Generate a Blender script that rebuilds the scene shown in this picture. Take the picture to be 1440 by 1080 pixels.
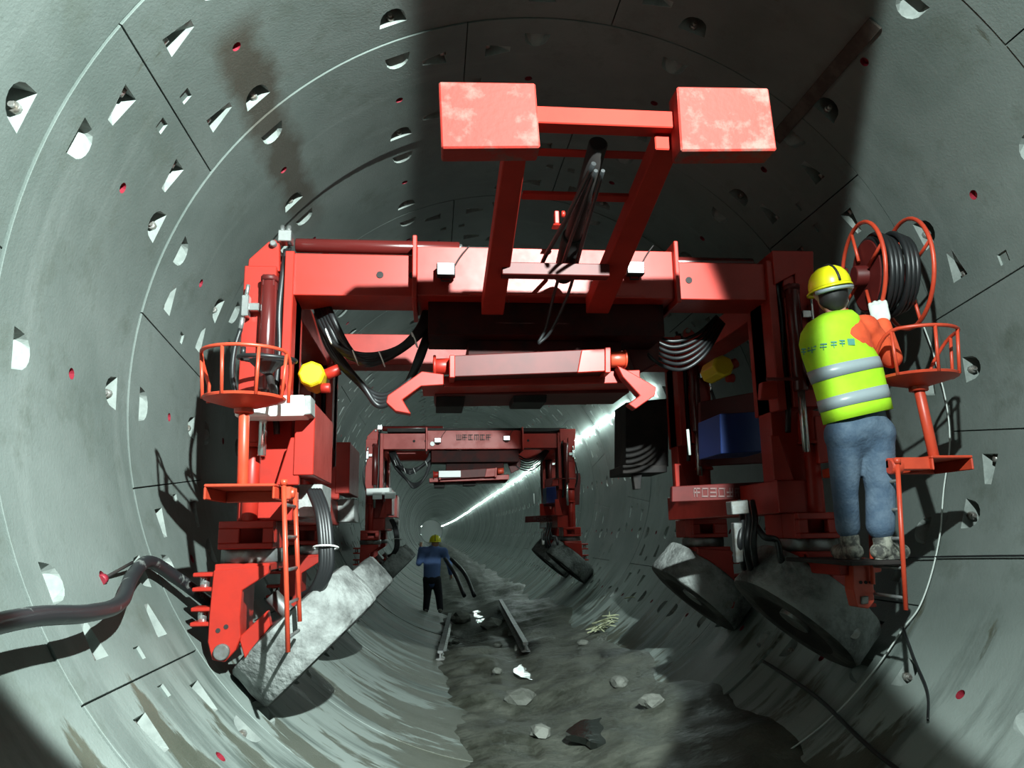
import bpy, bmesh, math, random
from mathutils import Vector, Matrix, noise
from mathutils.geometry import delaunay_2d_cdt
random.seed(7)
for o in list(bpy.data.objects): bpy.data.objects.remove(o)
SC = bpy.context.scene
COL = SC.collection

# ------------------------------------------------------------------ camera
FPX, RT, RW, J2Y = 1070.0, 2.75, 1.5, 4.895      # focal px, tunnel radius, ring width, a ring joint
YAW, PITCH, ROLL = 0.104636, 0.194520, 0.0174533
CAMP = Vector((-0.84087, 0.0, 1.79370))
FW = Vector((math.sin(YAW)*math.cos(PITCH), math.cos(YAW)*math.cos(PITCH), math.sin(PITCH)))
R0 = Vector((math.cos(YAW), -math.sin(YAW), 0)); U0 = R0.cross(FW)
RV = math.cos(ROLL)*R0 - math.sin(ROLL)*U0
UV = math.sin(ROLL)*R0 + math.cos(ROLL)*U0
cd = bpy.data.cameras.new('camera'); cam = bpy.data.objects.new('camera', cd); COL.objects.link(cam)
cd.sensor_fit = 'HORIZONTAL'; cd.sensor_width = 36; cd.lens = 36*FPX/1440; cd.clip_end = 400; cd.clip_start = 0.05
M = Matrix.Identity(4)
for i in range(3):
    M[i][0] = RV[i]; M[i][1] = UV[i]; M[i][2] = -FW[i]; M[i][3] = CAMP[i]
cam.matrix_world = M
SC.camera = cam
def P(px, py, Y):
    """the point at axial distance Y that lies on the sight line of a photo pixel"""
    d = RV*((px-720)/FPX) - UV*((py-540)/FPX) + FW
    return CAMP + d*(Y/d.y)

# ------------------------------------------------------------------ world, lamps, exposure
W = bpy.data.worlds.new('world'); SC.world = W; W.use_nodes = True
W.node_tree.nodes['Background'].inputs[0].default_value = (0.55, 0.75, 0.72, 1)
W.node_tree.nodes['Background'].inputs[1].default_value = 0.008
def spot(name, loc, target, power, angle, blend, size, col=(0.86, 1.0, 0.97)):
    l = bpy.data.lights.new(name, 'SPOT'); l.energy = power; l.spot_size = math.radians(angle); l.spot_blend = blend
    l.shadow_soft_size = size; l.color = col
    o = bpy.data.objects.new(name, l); COL.objects.link(o); o.location = loc
    o.rotation_euler = (Vector(target)-Vector(loc)).to_track_quat('-Z', 'Y').to_euler()
    return o
# two floodlights on the gantry behind the photographer
def aim(loc, az, el):
    a, e = math.radians(az), math.radians(el)
    return Vector(loc)+Vector((math.sin(a)*math.cos(e), math.cos(a)*math.cos(e), math.sin(e)))
LA, LB = (.65, -.8, 5.05), (-1.0, -.8, 4.9)
spot('floodlight_beam', LA, aim(LA, -19, -21), 7200, 48.0, 0.07, 0.05)
spot('floodlight_beam', LB, aim(LB, 62.3, -17), 2700, 69.5, 0.06, 0.05)
SC.view_settings.view_transform = 'Standard'; SC.view_settings.look = 'None'
SC.view_settings.gamma = 1.0; SC.view_settings.exposure = 0.0
SC.view_settings.use_curve_mapping = False
SC.cycles.max_bounces = 5; SC.cycles.diffuse_bounces = 3; SC.cycles.glossy_bounces = 3

# ------------------------------------------------------------------ materials
def mat(name, col, rough=0.6, metal=0.0, col2=None, scale=4.0, bump=0.0, bscale=40.0, emit=None, est=0, spec=0.5,
        rlow=None, thr=(0.42, 0.62), detail=6):
    m = bpy.data.materials.new(name); m.use_nodes = True
    nt = m.node_tree; b = nt.nodes['Principled BSDF']; N = nt.nodes.new; L = nt.links.new
    b.inputs['Base Color'].default_value = (*col, 1); b.inputs['Roughness'].default_value = rough
    b.inputs['Metallic'].default_value = metal; b.inputs['Specular IOR Level'].default_value = spec
    geo = N('ShaderNodeNewGeometry')
    if col2:
        n = N('ShaderNodeTexNoise'); n.inputs['Scale'].default_value = scale; n.inputs['Detail'].default_value = detail
        n.inputs['Roughness'].default_value = 0.65
        L(geo.outputs['Position'], n.inputs['Vector'])
        r = N('ShaderNodeMapRange'); r.inputs[1].default_value = thr[0]; r.inputs[2].default_value = thr[1]
        L(n.outputs['Fac'], r.inputs[0])
        mx = N('ShaderNodeMix'); mx.data_type = 'RGBA'
        mx.inputs[6].default_value = (*col, 1); mx.inputs[7].default_value = (*col2, 1)
        L(r.outputs[0], mx.inputs[0]); L(mx.outputs[2], b.inputs['Base Color'])
        if rlow is not None:
            rr = N('ShaderNodeMapRange'); rr.inputs[3].default_value = rough; rr.inputs[4].default_value = rlow
            L(r.outputs[0], rr.inputs[0]); L(rr.outputs[0], b.inputs['Roughness'])
    if bump:
        n2 = N('ShaderNodeTexNoise'); n2.inputs['Scale'].default_value = bscale; n2.inputs['Detail'].default_value = 5
        L(geo.outputs['Position'], n2.inputs['Vector'])
        bp = N('ShaderNodeBump'); bp.inputs['Strength'].default_value = bump; bp.inputs['Distance'].default_value = 0.02
        L(n2.outputs['Fac'], bp.inputs['Height']); L(bp.outputs[0], b.inputs['Normal'])
    if emit:
        b.inputs['Emission Color'].default_value = (*emit, 1); b.inputs['Emission Strength'].default_value = est
    return m

def lining_mat(name, base, alt):
    """cast concrete: mottling, long casting smears round the ring, mud that has splashed up from the invert"""
    m = bpy.data.materials.new(name); m.use_nodes = True
    nt = m.node_tree; b = nt.nodes['Principled BSDF']; N = nt.nodes.new; L = nt.links.new
    geo = N('ShaderNodeNewGeometry'); sep = N('ShaderNodeSeparateXYZ'); L(geo.outputs['Position'], sep.inputs[0])
    def noise_(scale, detail, vec=None, rough=0.6):
        n = N('ShaderNodeTexNoise'); n.inputs['Scale'].default_value = scale; n.inputs['Detail'].default_value = detail
        n.inputs['Roughness'].default_value = rough
        L(vec or geo.outputs['Position'], n.inputs['Vector']); return n.outputs['Fac']
    def rng(v, a, b_, c=0.0, d=1.0):
        r = N('ShaderNodeMapRange'); r.inputs[1].default_value = a; r.inputs[2].default_value = b_
        r.inputs[3].default_value = c; r.inputs[4].default_value = d; L(v, r.inputs[0]); return r.outputs[0]
    def mth(op, a, b_=None):
        n = N('ShaderNodeMath'); n.operation = op
        for i, q in enumerate((a, b_)):
            if q is None: continue
            if isinstance(q, (int, float)): n.inputs[i].default_value = q
            else: L(q, n.inputs[i])
        return n.outputs[0]
    def mix(f, a, b_):
        n = N('ShaderNodeMix'); n.data_type = 'RGBA'; L(f, n.inputs[0])
        for i, q in ((6, a), (7, b_)):
            if isinstance(q, tuple): n.inputs[i].default_value = (*q, 1)
            else: L(q, n.inputs[i])
        return n.outputs[2]
    c = mix(rng(noise_(.55, 7, None, .62), .36, .66), base, alt)
    # smears: bands that run round the ring, thin in y
    mp = N('ShaderNodeMapping'); mp.inputs['Scale'].default_value = (0.45, 3.4, 0.45); L(geo.outputs['Position'], mp.inputs[0])
    c = mix(rng(noise_(1.3, 3, mp.outputs[0]),   .58, .80, 0, .35), c, (base[0]*1.45, base[1]*1.4, base[2]*1.42))
    c = mix(rng(noise_(2.3, 7, None, .7), .54, .72, 0, .7), c, (base[0]*.5, base[1]*.52, base[2]*.46))
    c = mix(rng(noise_(26, 3), .62, .8, 0, .35), c, (base[0]*.55, base[1]*.55, base[2]*.5))
    # angle round the ring: 0 at the invert, + to the right
    ang = mth('ARCTAN2', sep.outputs[0], mth('SUBTRACT', RT, sep.outputs[2]))
    # rust left by the lifting pads along the upper left, darkened for the shadow there
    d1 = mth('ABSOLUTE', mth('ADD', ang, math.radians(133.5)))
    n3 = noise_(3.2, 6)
    rust_shade = mth('MULTIPLY', rng(mth('ADD', d1, mth('MULTIPLY', mth('SUBTRACT', n3, .5), .12)), .075, .035), rng(sep.outputs[1], 3.9, 4.1))
    rust_shade = mth('MULTIPLY', rust_shade, rng(sep.outputs[1], 7.2, 6.2))
    c = mix(mth('MULTIPLY', rust_shade, .7), c, (0.040, 0.026, 0.015))
    # pale cement slurry that has run down over the lower lining
    sl = mth('MULTIPLY', rng(sep.outputs[2], 1.35, .75), rng(noise_(1.2, 6, mp.outputs[0], .6), .40, .52))
    c = mix(mth('MULTIPLY', sl, .75), c, (base[0]*1.75, base[1]*1.75, base[2]*1.75))
    # mud on the lower lining: streaked along the slope, thickest at the invert
    mp2 = N('ShaderNodeMapping'); mp2.inputs['Scale'].default_value = (0.6, 2.0, 0.6); mp2.inputs['Rotation'].default_value = (0.35, 0, 0)
    L(geo.outputs['Position'], mp2.inputs[0])
    n4 = noise_(1.5, 7, mp2.outputs[0], .62)
    lo = rng(sep.outputs[2], 1.35, 0.08, -0.17, .055)
    mud = rng(mth('ADD', n4, lo), .49, .53)
    c = mix(mth('MULTIPLY', mud, .88), c, mix(noise_(6, 5), (0.040, 0.044, 0.030), (0.085, 0.085, 0.062)))
    L(c, b.inputs['Base Color'])
    L(rng(mud, 0, 1, .62, .42), b.inputs['Roughness'])
    b.inputs['Specular IOR Level'].default_value = .2
    bp = N('ShaderNodeBump'); bp.inputs['Strength'].default_value = .25; bp.inputs['Distance'].default_value = .01
    L(mth('ADD', noise_(60, 4), mth('MULTIPLY', mud, -0.6)), bp.inputs['Height']); L(bp.outputs[0], b.inputs['Normal'])
    return m

MT = {}
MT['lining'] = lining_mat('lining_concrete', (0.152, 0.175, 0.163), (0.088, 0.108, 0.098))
MT['pocket'] = mat('pocket_concrete', (0.27, 0.30, 0.28), .8, col2=(0.20, 0.225, 0.21), scale=9)
MT['bolt'] = mat('bolt_steel', (0.42, 0.42, 0.40), .45, .8, col2=(0.2, 0.17, 0.14), scale=25)
MT['plug'] = mat('red_plastic_plug', (0.24, 0.016, 0.03), .5)
MT['mud'] = mat('wet_mud', (0.030, 0.033, 0.024), .42, col2=(0.095, 0.10, 0.080), scale=2.6, bump=.8, bscale=14, rlow=.75, thr=(.40, .66), detail=8)
MT['water'] = mat('muddy_water', (0.012, 0.014, 0.012), .08, bump=.15, bscale=9)
MT['red'] = mat('red_paint', (0.37, 0.020, 0.011), .40, col2=(0.30, 0.016, 0.009), scale=3.0, spec=.35, rlow=.47)
MT['redworn'] = mat('worn_red_paint', (0.29, 0.025, 0.018), .65, col2=(0.125, 0.07, 0.058), scale=4.6, spec=.2, thr=(.50, .62), bump=.15, bscale=30)
MT['maroon'] = mat('dark_red_paint', (0.10, 0.010, 0.009), .5, col2=(0.075, 0.008, 0.007), scale=4, spec=.3)
MT['redmatte'] = mat('matt_red_paint', (0.36, 0.022, 0.013), .7, col2=(0.30, 0.018, 0.011), scale=3.0, spec=.15)
MT['ram'] = mat('glossy_maroon_paint', (0.085, 0.010, 0.009), .24)
MT['carriage'] = mat('shaded_dark_red_paint', (0.045, 0.007, 0.006), .6, col2=(0.02, 0.008, 0.008), scale=4, spec=.1)  # red darkened to paint in the shade on the carriage
MT['orange'] = mat('orange_red_paint', (0.54, 0.058, 0.024), .4, col2=(0.45, 0.045, 0.02), scale=6)
MT['rubber'] = mat('black_rubber', (0.012, 0.013, 0.014), .42)
MT['hose'] = mat('muddy_black_hose', (0.014, 0.015, 0.017), .38, col2=(0.16, 0.17, 0.16), scale=8, thr=(.58, .68))
MT['tyre'] = mat('caked_tyre_tread', (0.06, 0.063, 0.06), .85, col2=(0.24, 0.255, 0.245), scale=3.4, bump=1.0, bscale=22, thr=(.38, .58), detail=9)
MT['tyreside'] = mat('tyre_sidewall', (0.022, 0.022, 0.021), .8, col2=(0.07, 0.07, 0.062), scale=5, bump=.4, bscale=18)
MT['steel'] = mat('bright_steel', (0.62, 0.63, 0.62), .25, .9)
MT['dullsteel'] = mat('dull_steel', (0.24, 0.25, 0.25), .45, .7, col2=(0.15, 0.14, 0.12), scale=8)
MT['greybox'] = mat('grey_casing', (0.30, 0.31, 0.30), .5, col2=(0.20, 0.21, 0.20), scale=14)
MT['white'] = mat('white_enamel', (0.80, 0.82, 0.80), .4)
MT['dark'] = mat('dark_machine_grey', (0.018, 0.016, 0.016), .7, col2=(0.03, 0.024, 0.022), scale=6, spec=.25)
MT['yellow'] = mat('yellow_enamel', (0.72, 0.50, 0.01), .4)
MT['blue'] = mat('blue_enamel', (0.012, 0.035, 0.16), .4)
MT['rust'] = mat('rusty_steel', (0.040, 0.030, 0.023), .85, col2=(0.075, 0.062, 0.05), scale=7)
MT['rock'] = mat('muddy_stone', (0.16, 0.165, 0.145), .8, col2=(0.09, 0.095, 0.08), scale=5, bump=.5, bscale=20)
MT['straw'] = mat('pale_straw', (0.36, 0.38, 0.24), .8)
MT['cable'] = mat('pale_cable', (0.46, 0.50, 0.47), .5)
MT['led'] = mat('led_tube', (0.8, 0.9, 0.88), .3, emit=(0.80, 1.0, 0.95), est=60)
MT['lens'] = mat('lamp_glass', (0.82, 0.86, 0.84), .12, emit=(0.9, 1.0, 0.97), est=1.6)
MT['vest'] = mat('yellow_green_vest', (0.44, 0.82, 0.018), .75, col2=(0.36, 0.70, 0.012), scale=5)
MT['reflect'] = mat('grey_reflective_tape', (0.30, 0.36, 0.38), .35)
MT['jacket'] = mat('orange_jacket', (0.80, 0.10, 0.030), .85, col2=(0.62, 0.07, 0.022), scale=9)
MT['jeans'] = mat('blue_denim', (0.050, 0.085, 0.135), .9, col2=(0.10, 0.145, 0.20), scale=6, bump=.3, bscale=60)
MT['skin'] = mat('skin', (0.50, 0.27, 0.18), .55)
MT['hair'] = mat('black_hair', (0.012, 0.011, 0.011), .6)
MT['helmet'] = mat('yellow_helmet', (0.82, 0.78, 0.012), .32)
MT['glove'] = mat('pale_work_glove', (0.60, 0.64, 0.60), .9)
MT['shoe'] = mat('muddy_shoe', (0.05, 0.05, 0.045), .8, col2=(0.30, 0.30, 0.25), scale=18)
MT['shirt'] = mat('blue_shirt', (0.11, 0.19, 0.42), .9)
MT['trousers'] = mat('black_trousers', (0.012, 0.013, 0.018), .9)
MT['print'] = mat('blue_print', (0.08, 0.28, 0.22), .7)
MT['lettering'] = mat('pale_lettering', (0.13, 0.070, 0.066), .7)

# ------------------------------------------------------------------ mesh helpers
ORI = {}      # world origin of every object built here (nothing is rotated)
class MB:
    def __init__(s): s.v = []; s.f = []; s.m = []; s.sm = []
    def add(s, vs, fs, mi=0, smooth=False):
        k = len(s.v); s.v += [Vector(q) for q in vs]
        for f in fs: s.f.append([k+i for i in f]); s.m.append(mi); s.sm.append(smooth)
        return s
    def hexa(s, b, t, mi=0):      # two quads, bottom and top, same order
        return s.add(list(b)+list(t), [(3, 2, 1, 0), (4, 5, 6, 7), (0, 1, 5, 4), (1, 2, 6, 5), (2, 3, 7, 6), (3, 0, 4, 7)], mi)
    def box(s, x0, x1, y0, y1, z0, z1, mi=0):
        x0, x1 = min(x0, x1), max(x0, x1)
        return s.hexa([(x0, y0, z0), (x1, y0, z0), (x1, y1, z0), (x0, y1, z0)], [(x0, y0, z1), (x1, y0, z1), (x1, y1, z1), (x0, y1, z1)], mi)
    def prism(s, poly, y0, y1, mi=0):      # polygon of (x, z) pushed from y0 to y1
        n = len(poly)
        ar = sum(poly[i][0]*poly[(i+1) % n][1]-poly[(i+1) % n][0]*poly[i][1] for i in range(n))
        if ar < 0: poly = poly[::-1]
        vs = [(a, y0, c) for a, c in poly]+[(a, y1, c) for a, c in poly]
        return s.add(vs, [tuple(range(n)), tuple(range(2*n-1, n-1, -1))]+[((i+1) % n, i, n+i, n+(i+1) % n) for i in range(n)], mi)
    def pix(s, pts, Y, dep, mi=0):         # outline seen in the photo at distance Y, with real depth
        q = [P(a, b, Y) for a, b in pts]
        return s.prism([(v.x, v.z) for v in q], Y, Y+dep, mi)
    def tube(s, pts, r, n=10, mi=0, closed=False):
        pts = [Vector(q) for q in pts]; rs = r if isinstance(r, (list, tuple)) else [r]*len(pts)
        k = len(pts); vs = []; up = None
        for i, p in enumerate(pts):
            a = pts[(i-1) % k] if (closed or i) else p; b = pts[(i+1) % k] if (closed or i < k-1) else p
            t = (b-a).normalized()
            if up is None:
                up = Vector((0, 0, 1)) if abs(t.z) < .9 else Vector((0, 1, 0))
            u = (up - t*up.dot(t)).normalized(); w = t.cross(u); up = u
            for j in range(n):
                h = 2*math.pi*j/n; vs.append(p+(u*math.cos(h)+w*math.sin(h))*rs[i])
        fs = []
        for i in range(k if closed else k-1):
            for j in range(n):
                a = i*n+j; b = i*n+(j+1) % n; c = ((i+1) % k)*n+(j+1) % n; d = ((i+1) % k)*n+j
                fs.append((a, b, c, d))
        s.add(vs, fs, mi, True)
        if not closed:
            kk = len(s.v)-len(vs)
            s.f += [[kk+j for j in range(n-1, -1, -1)], [kk+(k-1)*n+j for j in range(n)]]; s.m += [mi, mi]; s.sm += [False, False]
        return s
    def cyl(s, a, b, r, n=20, mi=0, r2=None): return s.tube([a, b], [r, r if r2 is None else r2], n, mi)
    def ring(s, c, axis, r, t, n=32, m=8, mi=0, a0=0, a1=2*math.pi):
        axis = Vector(axis).normalized(); u = axis.orthogonal().normalized(); w = axis.cross(u); c = Vector(c)
        full = a1-a0 > 6.28
        pts = [c+(u*math.cos(a0+(a1-a0)*i/n)+w*math.sin(a0+(a1-a0)*i/n))*r for i in range(n if full else n+1)]
        return s.tube(pts, t, m, mi, closed=full)
    def lathe(s, c, axis, prof, n=32, mi=0, mats=None):      # profile of (radius, height)
        axis = Vector(axis).normalized(); u = axis.orthogonal().normalized(); w = axis.cross(u); c = Vector(c); vs = []
        for r, h in prof:
            for j in range(n):
                a = 2*math.pi*j/n; vs.append(c+axis*h+(u*math.cos(a)+w*math.sin(a))*max(r, 1e-4))
        for i in range(len(prof)-1):
            fs = [(i*n+j, i*n+(j+1) % n, (i+1)*n+(j+1) % n, (i+1)*n+j) for j in range(n)]
            if i == 0: k = len(s.v); s.v += vs
            for f in fs: s.f.append([k+q for q in f]); s.m.append(mats[i] if mats else mi); s.sm.append(False)
        return s
    def build(s, name, mats, parent=None, bevel=0.0, label=None, cat=None, group=None, kind=None, base=True, autosmooth=None):
        if not isinstance(mats, (list, tuple)): mats = [mats]
        xs = [q.x for q in s.v]; ys = [q.y for q in s.v]; zs = [q.z for q in s.v]
        o0 = Vector(((min(xs)+max(xs))/2, (min(ys)+max(ys))/2, min(zs)))
        me = bpy.data.meshes.new(name); me.from_pydata([tuple(q-o0) for q in s.v], [], s.f)
        for m_ in mats: me.materials.append(MT[m_] if isinstance(m_, str) else m_)
        me.polygons.foreach_set('material_index', s.m); me.polygons.foreach_set('use_smooth', s.sm); me.update()
        o = bpy.data.objects.new(name, me); COL.objects.link(o); ORI[o.name] = o0
        if parent: o.parent = parent; o.location = o0-ORI[parent.name]
        else: o.location = o0
        if bevel:
            b = o.modifiers.new('bevel', 'BEVEL'); b.width = bevel; b.segments = 1; b.limit_method = 'ANGLE'; b.angle_limit = .6
        if autosmooth is not None:
            for p_ in me.polygons: p_.use_smooth = True
            me.set_sharp_from_angle(angle=autosmooth)
        return tag(o, label, cat, group, kind)
def tag(o, label=None, cat=None, group=None, kind=None):
    for k, v in (('label', label), ('category', cat), ('group', group), ('kind', kind)):
        if v: o[k] = v
    return o
def empty(name, loc, parent=None, **k):
    o = bpy.data.objects.new(name, None); COL.objects.link(o); ORI[o.name] = Vector(loc)
    o.empty_display_size = .1
    if parent: o.parent = parent; o.location = Vector(loc)-ORI[parent.name]
    else: o.location = loc
    return tag(o, **k)
def bez(pts, n=10):      # smooth curve through points (Catmull-Rom)
    pts = [Vector(p) for p in pts]; q = [pts[0]*2-pts[1]]+pts+[pts[-1]*2-pts[-2]]; out = []
    for i in range(1, len(q)-2):
        for k in range(n):
            t = k/n; a, b, c, d = q[i-1], q[i], q[i+1], q[i+2]
            out.append(.5*((2*b)+(c-a)*t+(2*a-5*b+4*c-d)*t*t+(3*b-a-3*c+d)*t**3))
    return out+[pts[-1]]
def bend(y): return -max(0.0, y-80.0)**2/9000.0      # the tunnel turns gently left further on
def wall(th, y, off=0.0):      # point on the lining, th degrees from the invert (+ right), off inwards
    a = math.radians(th); r = RT-off
    return Vector((r*math.sin(a)+bend(y), y, RT-r*math.cos(a)))

# ------------------------------------------------------------------ the lining: rings of segments
RAD = math.pi/180
KEYT = 3.4      # how much wider the key is at the end that faces the camera (degrees, each side, +-half)
# ring layout with the key centred on 0: joints and which of them lean with the key
JN = [(-10.0, -1), (10.0, 1), (78.75, 0), (146.25, 0), (213.75, 0), (281.25, 0), (350.0, -1)]
def lean(s, v): return s*KEYT/2*(1-2*v/RW)
def segment_mesh(i, key0):
    (a, sa), (b, sb) = JN[i], JN[i+1]
    g = 0.0055/RT/RAD; gv = 0.0045; key = i == 0
    # nominal (flat) coordinates: t in degrees, v along the ring; the lean of the joints is spread over the segment
    def place(t, v, d=0.0):
        f = (t-a)/(b-a)
        th = (t+lean(sa, v)*(1-f)+lean(sb, v)*f)*RAD
        r = RT+d
        return Vector((r*math.sin(th), v, -r*math.cos(th)))
    cells = []      # (t0, t1, v0, v1, kind)
    span = b-a
    cent = [a+span/2] if key else [a+span*q for q in (.1667, .5, .8333)]
    for c in cent:
        cells += [(c-2.1, c+2.1, .17, .325, 'c0'), (c-2.1, c+2.1, RW-.325, RW-.17, 'c1')]
        cells += [(c-.65, c+.65, .75-.031, .75+.031, 'plug')]
    if not key:
        for v0 in (.285, RW-.285-.145):
            cells += [(a+3.2, a+7.3, v0, v0+.145, 'l0'), (b-7.3, b-3.2, v0, v0+.145, 'l1')]
        for (t0) in (a+1.6, b-1.6-1.5): cells += [(t0, t0+1.5, .71, .79, 'sq')]
    # the long pockets stand beside the ring pockets' cells, so cut the surface with a triangulation of all outlines
    def absth(t): return (t+key0+180) % 360-180
    cells = [c for c in cells if abs(absth((c[0]+c[1])/2)) > 43]      # at the invert they are grouted flush
    eps = 1e-4
    pts = []; edges = []; holes = []; info = []
    def loop(pp):
        k = len(pts); n = len(pp); pts.extend(pp); edges.extend([(k+j, k+(j+1) % n) for j in range(n)]); return list(range(k, k+n))
    bt0, bt1, bv0, bv1 = a+g, b-g, gv, RW-gv
    nt = max(4, int(span/2.25))
    bl = [(bt0+(bt1-bt0)*j/nt, bv0) for j in range(nt)]+[(bt1, bv0+(bv1-bv0)*j/6) for j in range(6)]
    bl += [(bt1-(bt1-bt0)*j/nt, bv1) for j in range(nt)]+[(bt0, bv1-(bv1-bv0)*j/6) for j in range(6)]
    nb = len(bl); loop(bl)
    S = RT*RAD      # metres per degree
    def inside(p, poly):
        c = False; n = len(poly)
        for j in range(n):
            (x0, y0), (x1, y1) = poly[j], poly[(j+1) % n]
            if (y0 > p[1]) != (y1 > p[1]) and p[0] < (x1-x0)*(p[1]-y0)/(y1-y0)+x0: c = not c
        return c
    for (t0, t1, v0, v1, kd) in cells:
        tm = (t0+t1)/2; vm = (v0+v1)/2
        if kd in ('c0', 'c1'):      # D shape: flat side faces the ring joint
            vf, vr = (v0, v1) if kd == 'c0' else (v1, v0)
            pl = [(t0, vf), (t1, vf)]+[(tm+(t1-tm)*math.cos(h)*.92, vf+(vr-vf)*(.35+.65*math.sin(h))) for h in [math.pi*q/8 for q in range(0, 9)]]
        elif kd in ('l0', 'l1'):    # wedge: wide side faces the long joint
            tw, tn = (t0, t1) if kd == 'l0' else (t1, t0)
            pl = [(tw, v0), (tn, vm-.03), (tn, vm+.03), (tw, v1)]
        elif kd == 'plug': pl = [(tm+(t1-tm)*math.cos(2*math.pi*q/14), vm+(v1-vm)*math.sin(2*math.pi*q/14)) for q in range(14)]
        else: pl = [(t0, v0), (t1, v0), (t1, v1), (t0, v1)]
        ar = sum(pl[j][0]*pl[(j+1) % len(pl)][1]-pl[(j+1) % len(pl)][0]*pl[j][1] for j in range(len(pl)))
        if ar < 0: pl = pl[::-1]
        info.append((loop(pl), pl, kd, (t0, t1, v0, v1)))
    # inner grid points keep the curve smooth
    for j in range(1, nt):
        for k in range(1, 6):
            q = (bt0+(bt1-bt0)*j/nt, bv0+(bv1-bv0)*k/6)
            if not any(t0-.5 < q[0] < t1+.5 and v0-.03 < q[1] < v1+.03 for (t0, t1, v0, v1, kd) in cells): pts.append(q)
    vs2, _, fs2, ov, _, _ = delaunay_2d_cdt([Vector((p[0]*S, p[1])) for p in pts], edges, [], 0, 1e-6)
    mb = MB(); vs = [place(p.x/S, p.y) for p in vs2]; fs = []
    for f in fs2:
        c = (sum(vs2[j].x for j in f)/len(f)/S, sum(vs2[j].y for j in f)/len(f))
        if not any(inside(c, pl) for (_, pl, _, _) in info): fs.append(tuple(f))
    mb.add(vs, [f[::-1] for f in fs], 0, True)
    # chamfered rim and the joint faces behind it
    for (d0, e0, d1, e1, mi) in ((0, 0, .003, .003, 0), (.003, .003, .26, .003, 0)):
        def out(q, e):
            t, v = q
            tt = t + (-e/S if t <= bt0+eps else e/S if t >= bt1-eps else 0)*.6; vv = v+(-e if v <= bv0+eps else e if v >= bv1-eps else 0)*.6
            return tt, vv
        A = [place(*out(q, e0), d0) for q in bl]; B = [place(*out(q, e1), d1) for q in bl]
        mb.add(A+B, [(j, (j+1) % nb, nb+(j+1) % nb, nb+j)[::-1] for j in range(nb)], mi, False)
    # pockets
    for (_, pl, kd, (t0, t1, v0, v1)) in info:
        n = len(pl); tm = (t0+t1)/2; vm = (v0+v1)/2
        top = [place(*q) for q in pl]
        if kd in ('plug', 'sq'):
            d = .035 if kd == 'plug' else .016
            bot = [place(*q, d) for q in pl]
            mb.add(top+bot, [(j, (j+1) % n, n+(j+1) % n, n+j) for j in range(n)], 3 if kd == 'plug' else 1)
            mb.add(bot, [tuple(range(n-1, -1, -1))], 3 if kd == 'plug' else 0)
            continue
        dep = .15; bot = []
        for (t, v) in pl:      # depth falls from the wall with the bolt to nothing at the far rim
            if kd in ('c0', 'c1'):
                vf, vr = (v0, v1) if kd == 'c0' else (v1, v0); w = 1-abs(v-vf)/abs(vr-vf)
                bot.append((tm+(t-tm)*.80, v, dep*max(w, 0)))
            else:
                tw, tn = (t0, t1) if kd == 'l0' else (t1, t0); w = 1-abs(t-tw)/abs(tn-tw)
                bot.append((t, vm+(v-vm)*.86, dep*max(w, 0)))
        B = [place(t, v, d+1e-4) for t, v, d in bot]
        mb.add(top+B, [(j, (j+1) % n, n+(j+1) % n, n+j) for j in range(n)], 1)
        mb.add(B, [tuple(range(n-1, -1, -1))], 1)
        if kd in ('c0', 'c1'):      # bolt end standing out of the flat wall
            vf, sg = (v0, 1) if kd == 'c0' else (v1, -1)
            p0 = place(tm, vf, .045); mb.cyl(p0, p0+Vector((0, sg*.030, 0)), .026, 8, 2); mb.cyl(p0, p0+Vector((0, sg*.05, 0)), .014, 8, 2)
        else:
            tw, sg = (t0, 1) if kd == 'l0' else (t1, -1)
            p0 = place(tw, vm, .045); p1 = place(tw+sg*.9, vm, .045); mb.cyl(p0, p1, .022, 8, 2)
    me = bpy.data.meshes.new('lining_segment'); me.from_pydata([tuple(q) for q in mb.v], [], mb.f)
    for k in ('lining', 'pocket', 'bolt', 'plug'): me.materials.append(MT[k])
    me.polygons.foreach_set('material_index', mb.m); me.polygons.foreach_set('use_smooth', mb.sm); me.update()
    return me
SEG = {k: [segment_mesh(i, k) for i in range(6)] for k in (91.8, -88.3)}
lining = empty('wall_tunnel', (0, 0, RT), kind='structure', label='round concrete tunnel lining built of bolted segment rings', cat='tunnel lining')
NEAR = range(-4, 26)
for k in NEAR:
    key = 91.8 if k % 2 else -88.3      # the key changes sides from ring to ring
    r = random.Random(k*31+5)
    ox, oz = {-1: (.006, 0), 0: (.014, -.007)}.get(k, (r.uniform(-.006, .006), r.uniform(-.006, .006)))
    for i in range(6):
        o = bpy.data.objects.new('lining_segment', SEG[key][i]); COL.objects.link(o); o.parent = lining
        o.location = (ox, J2Y+RW*k, oz); o.rotation_euler = (0, -key*RAD, 0)
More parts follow.
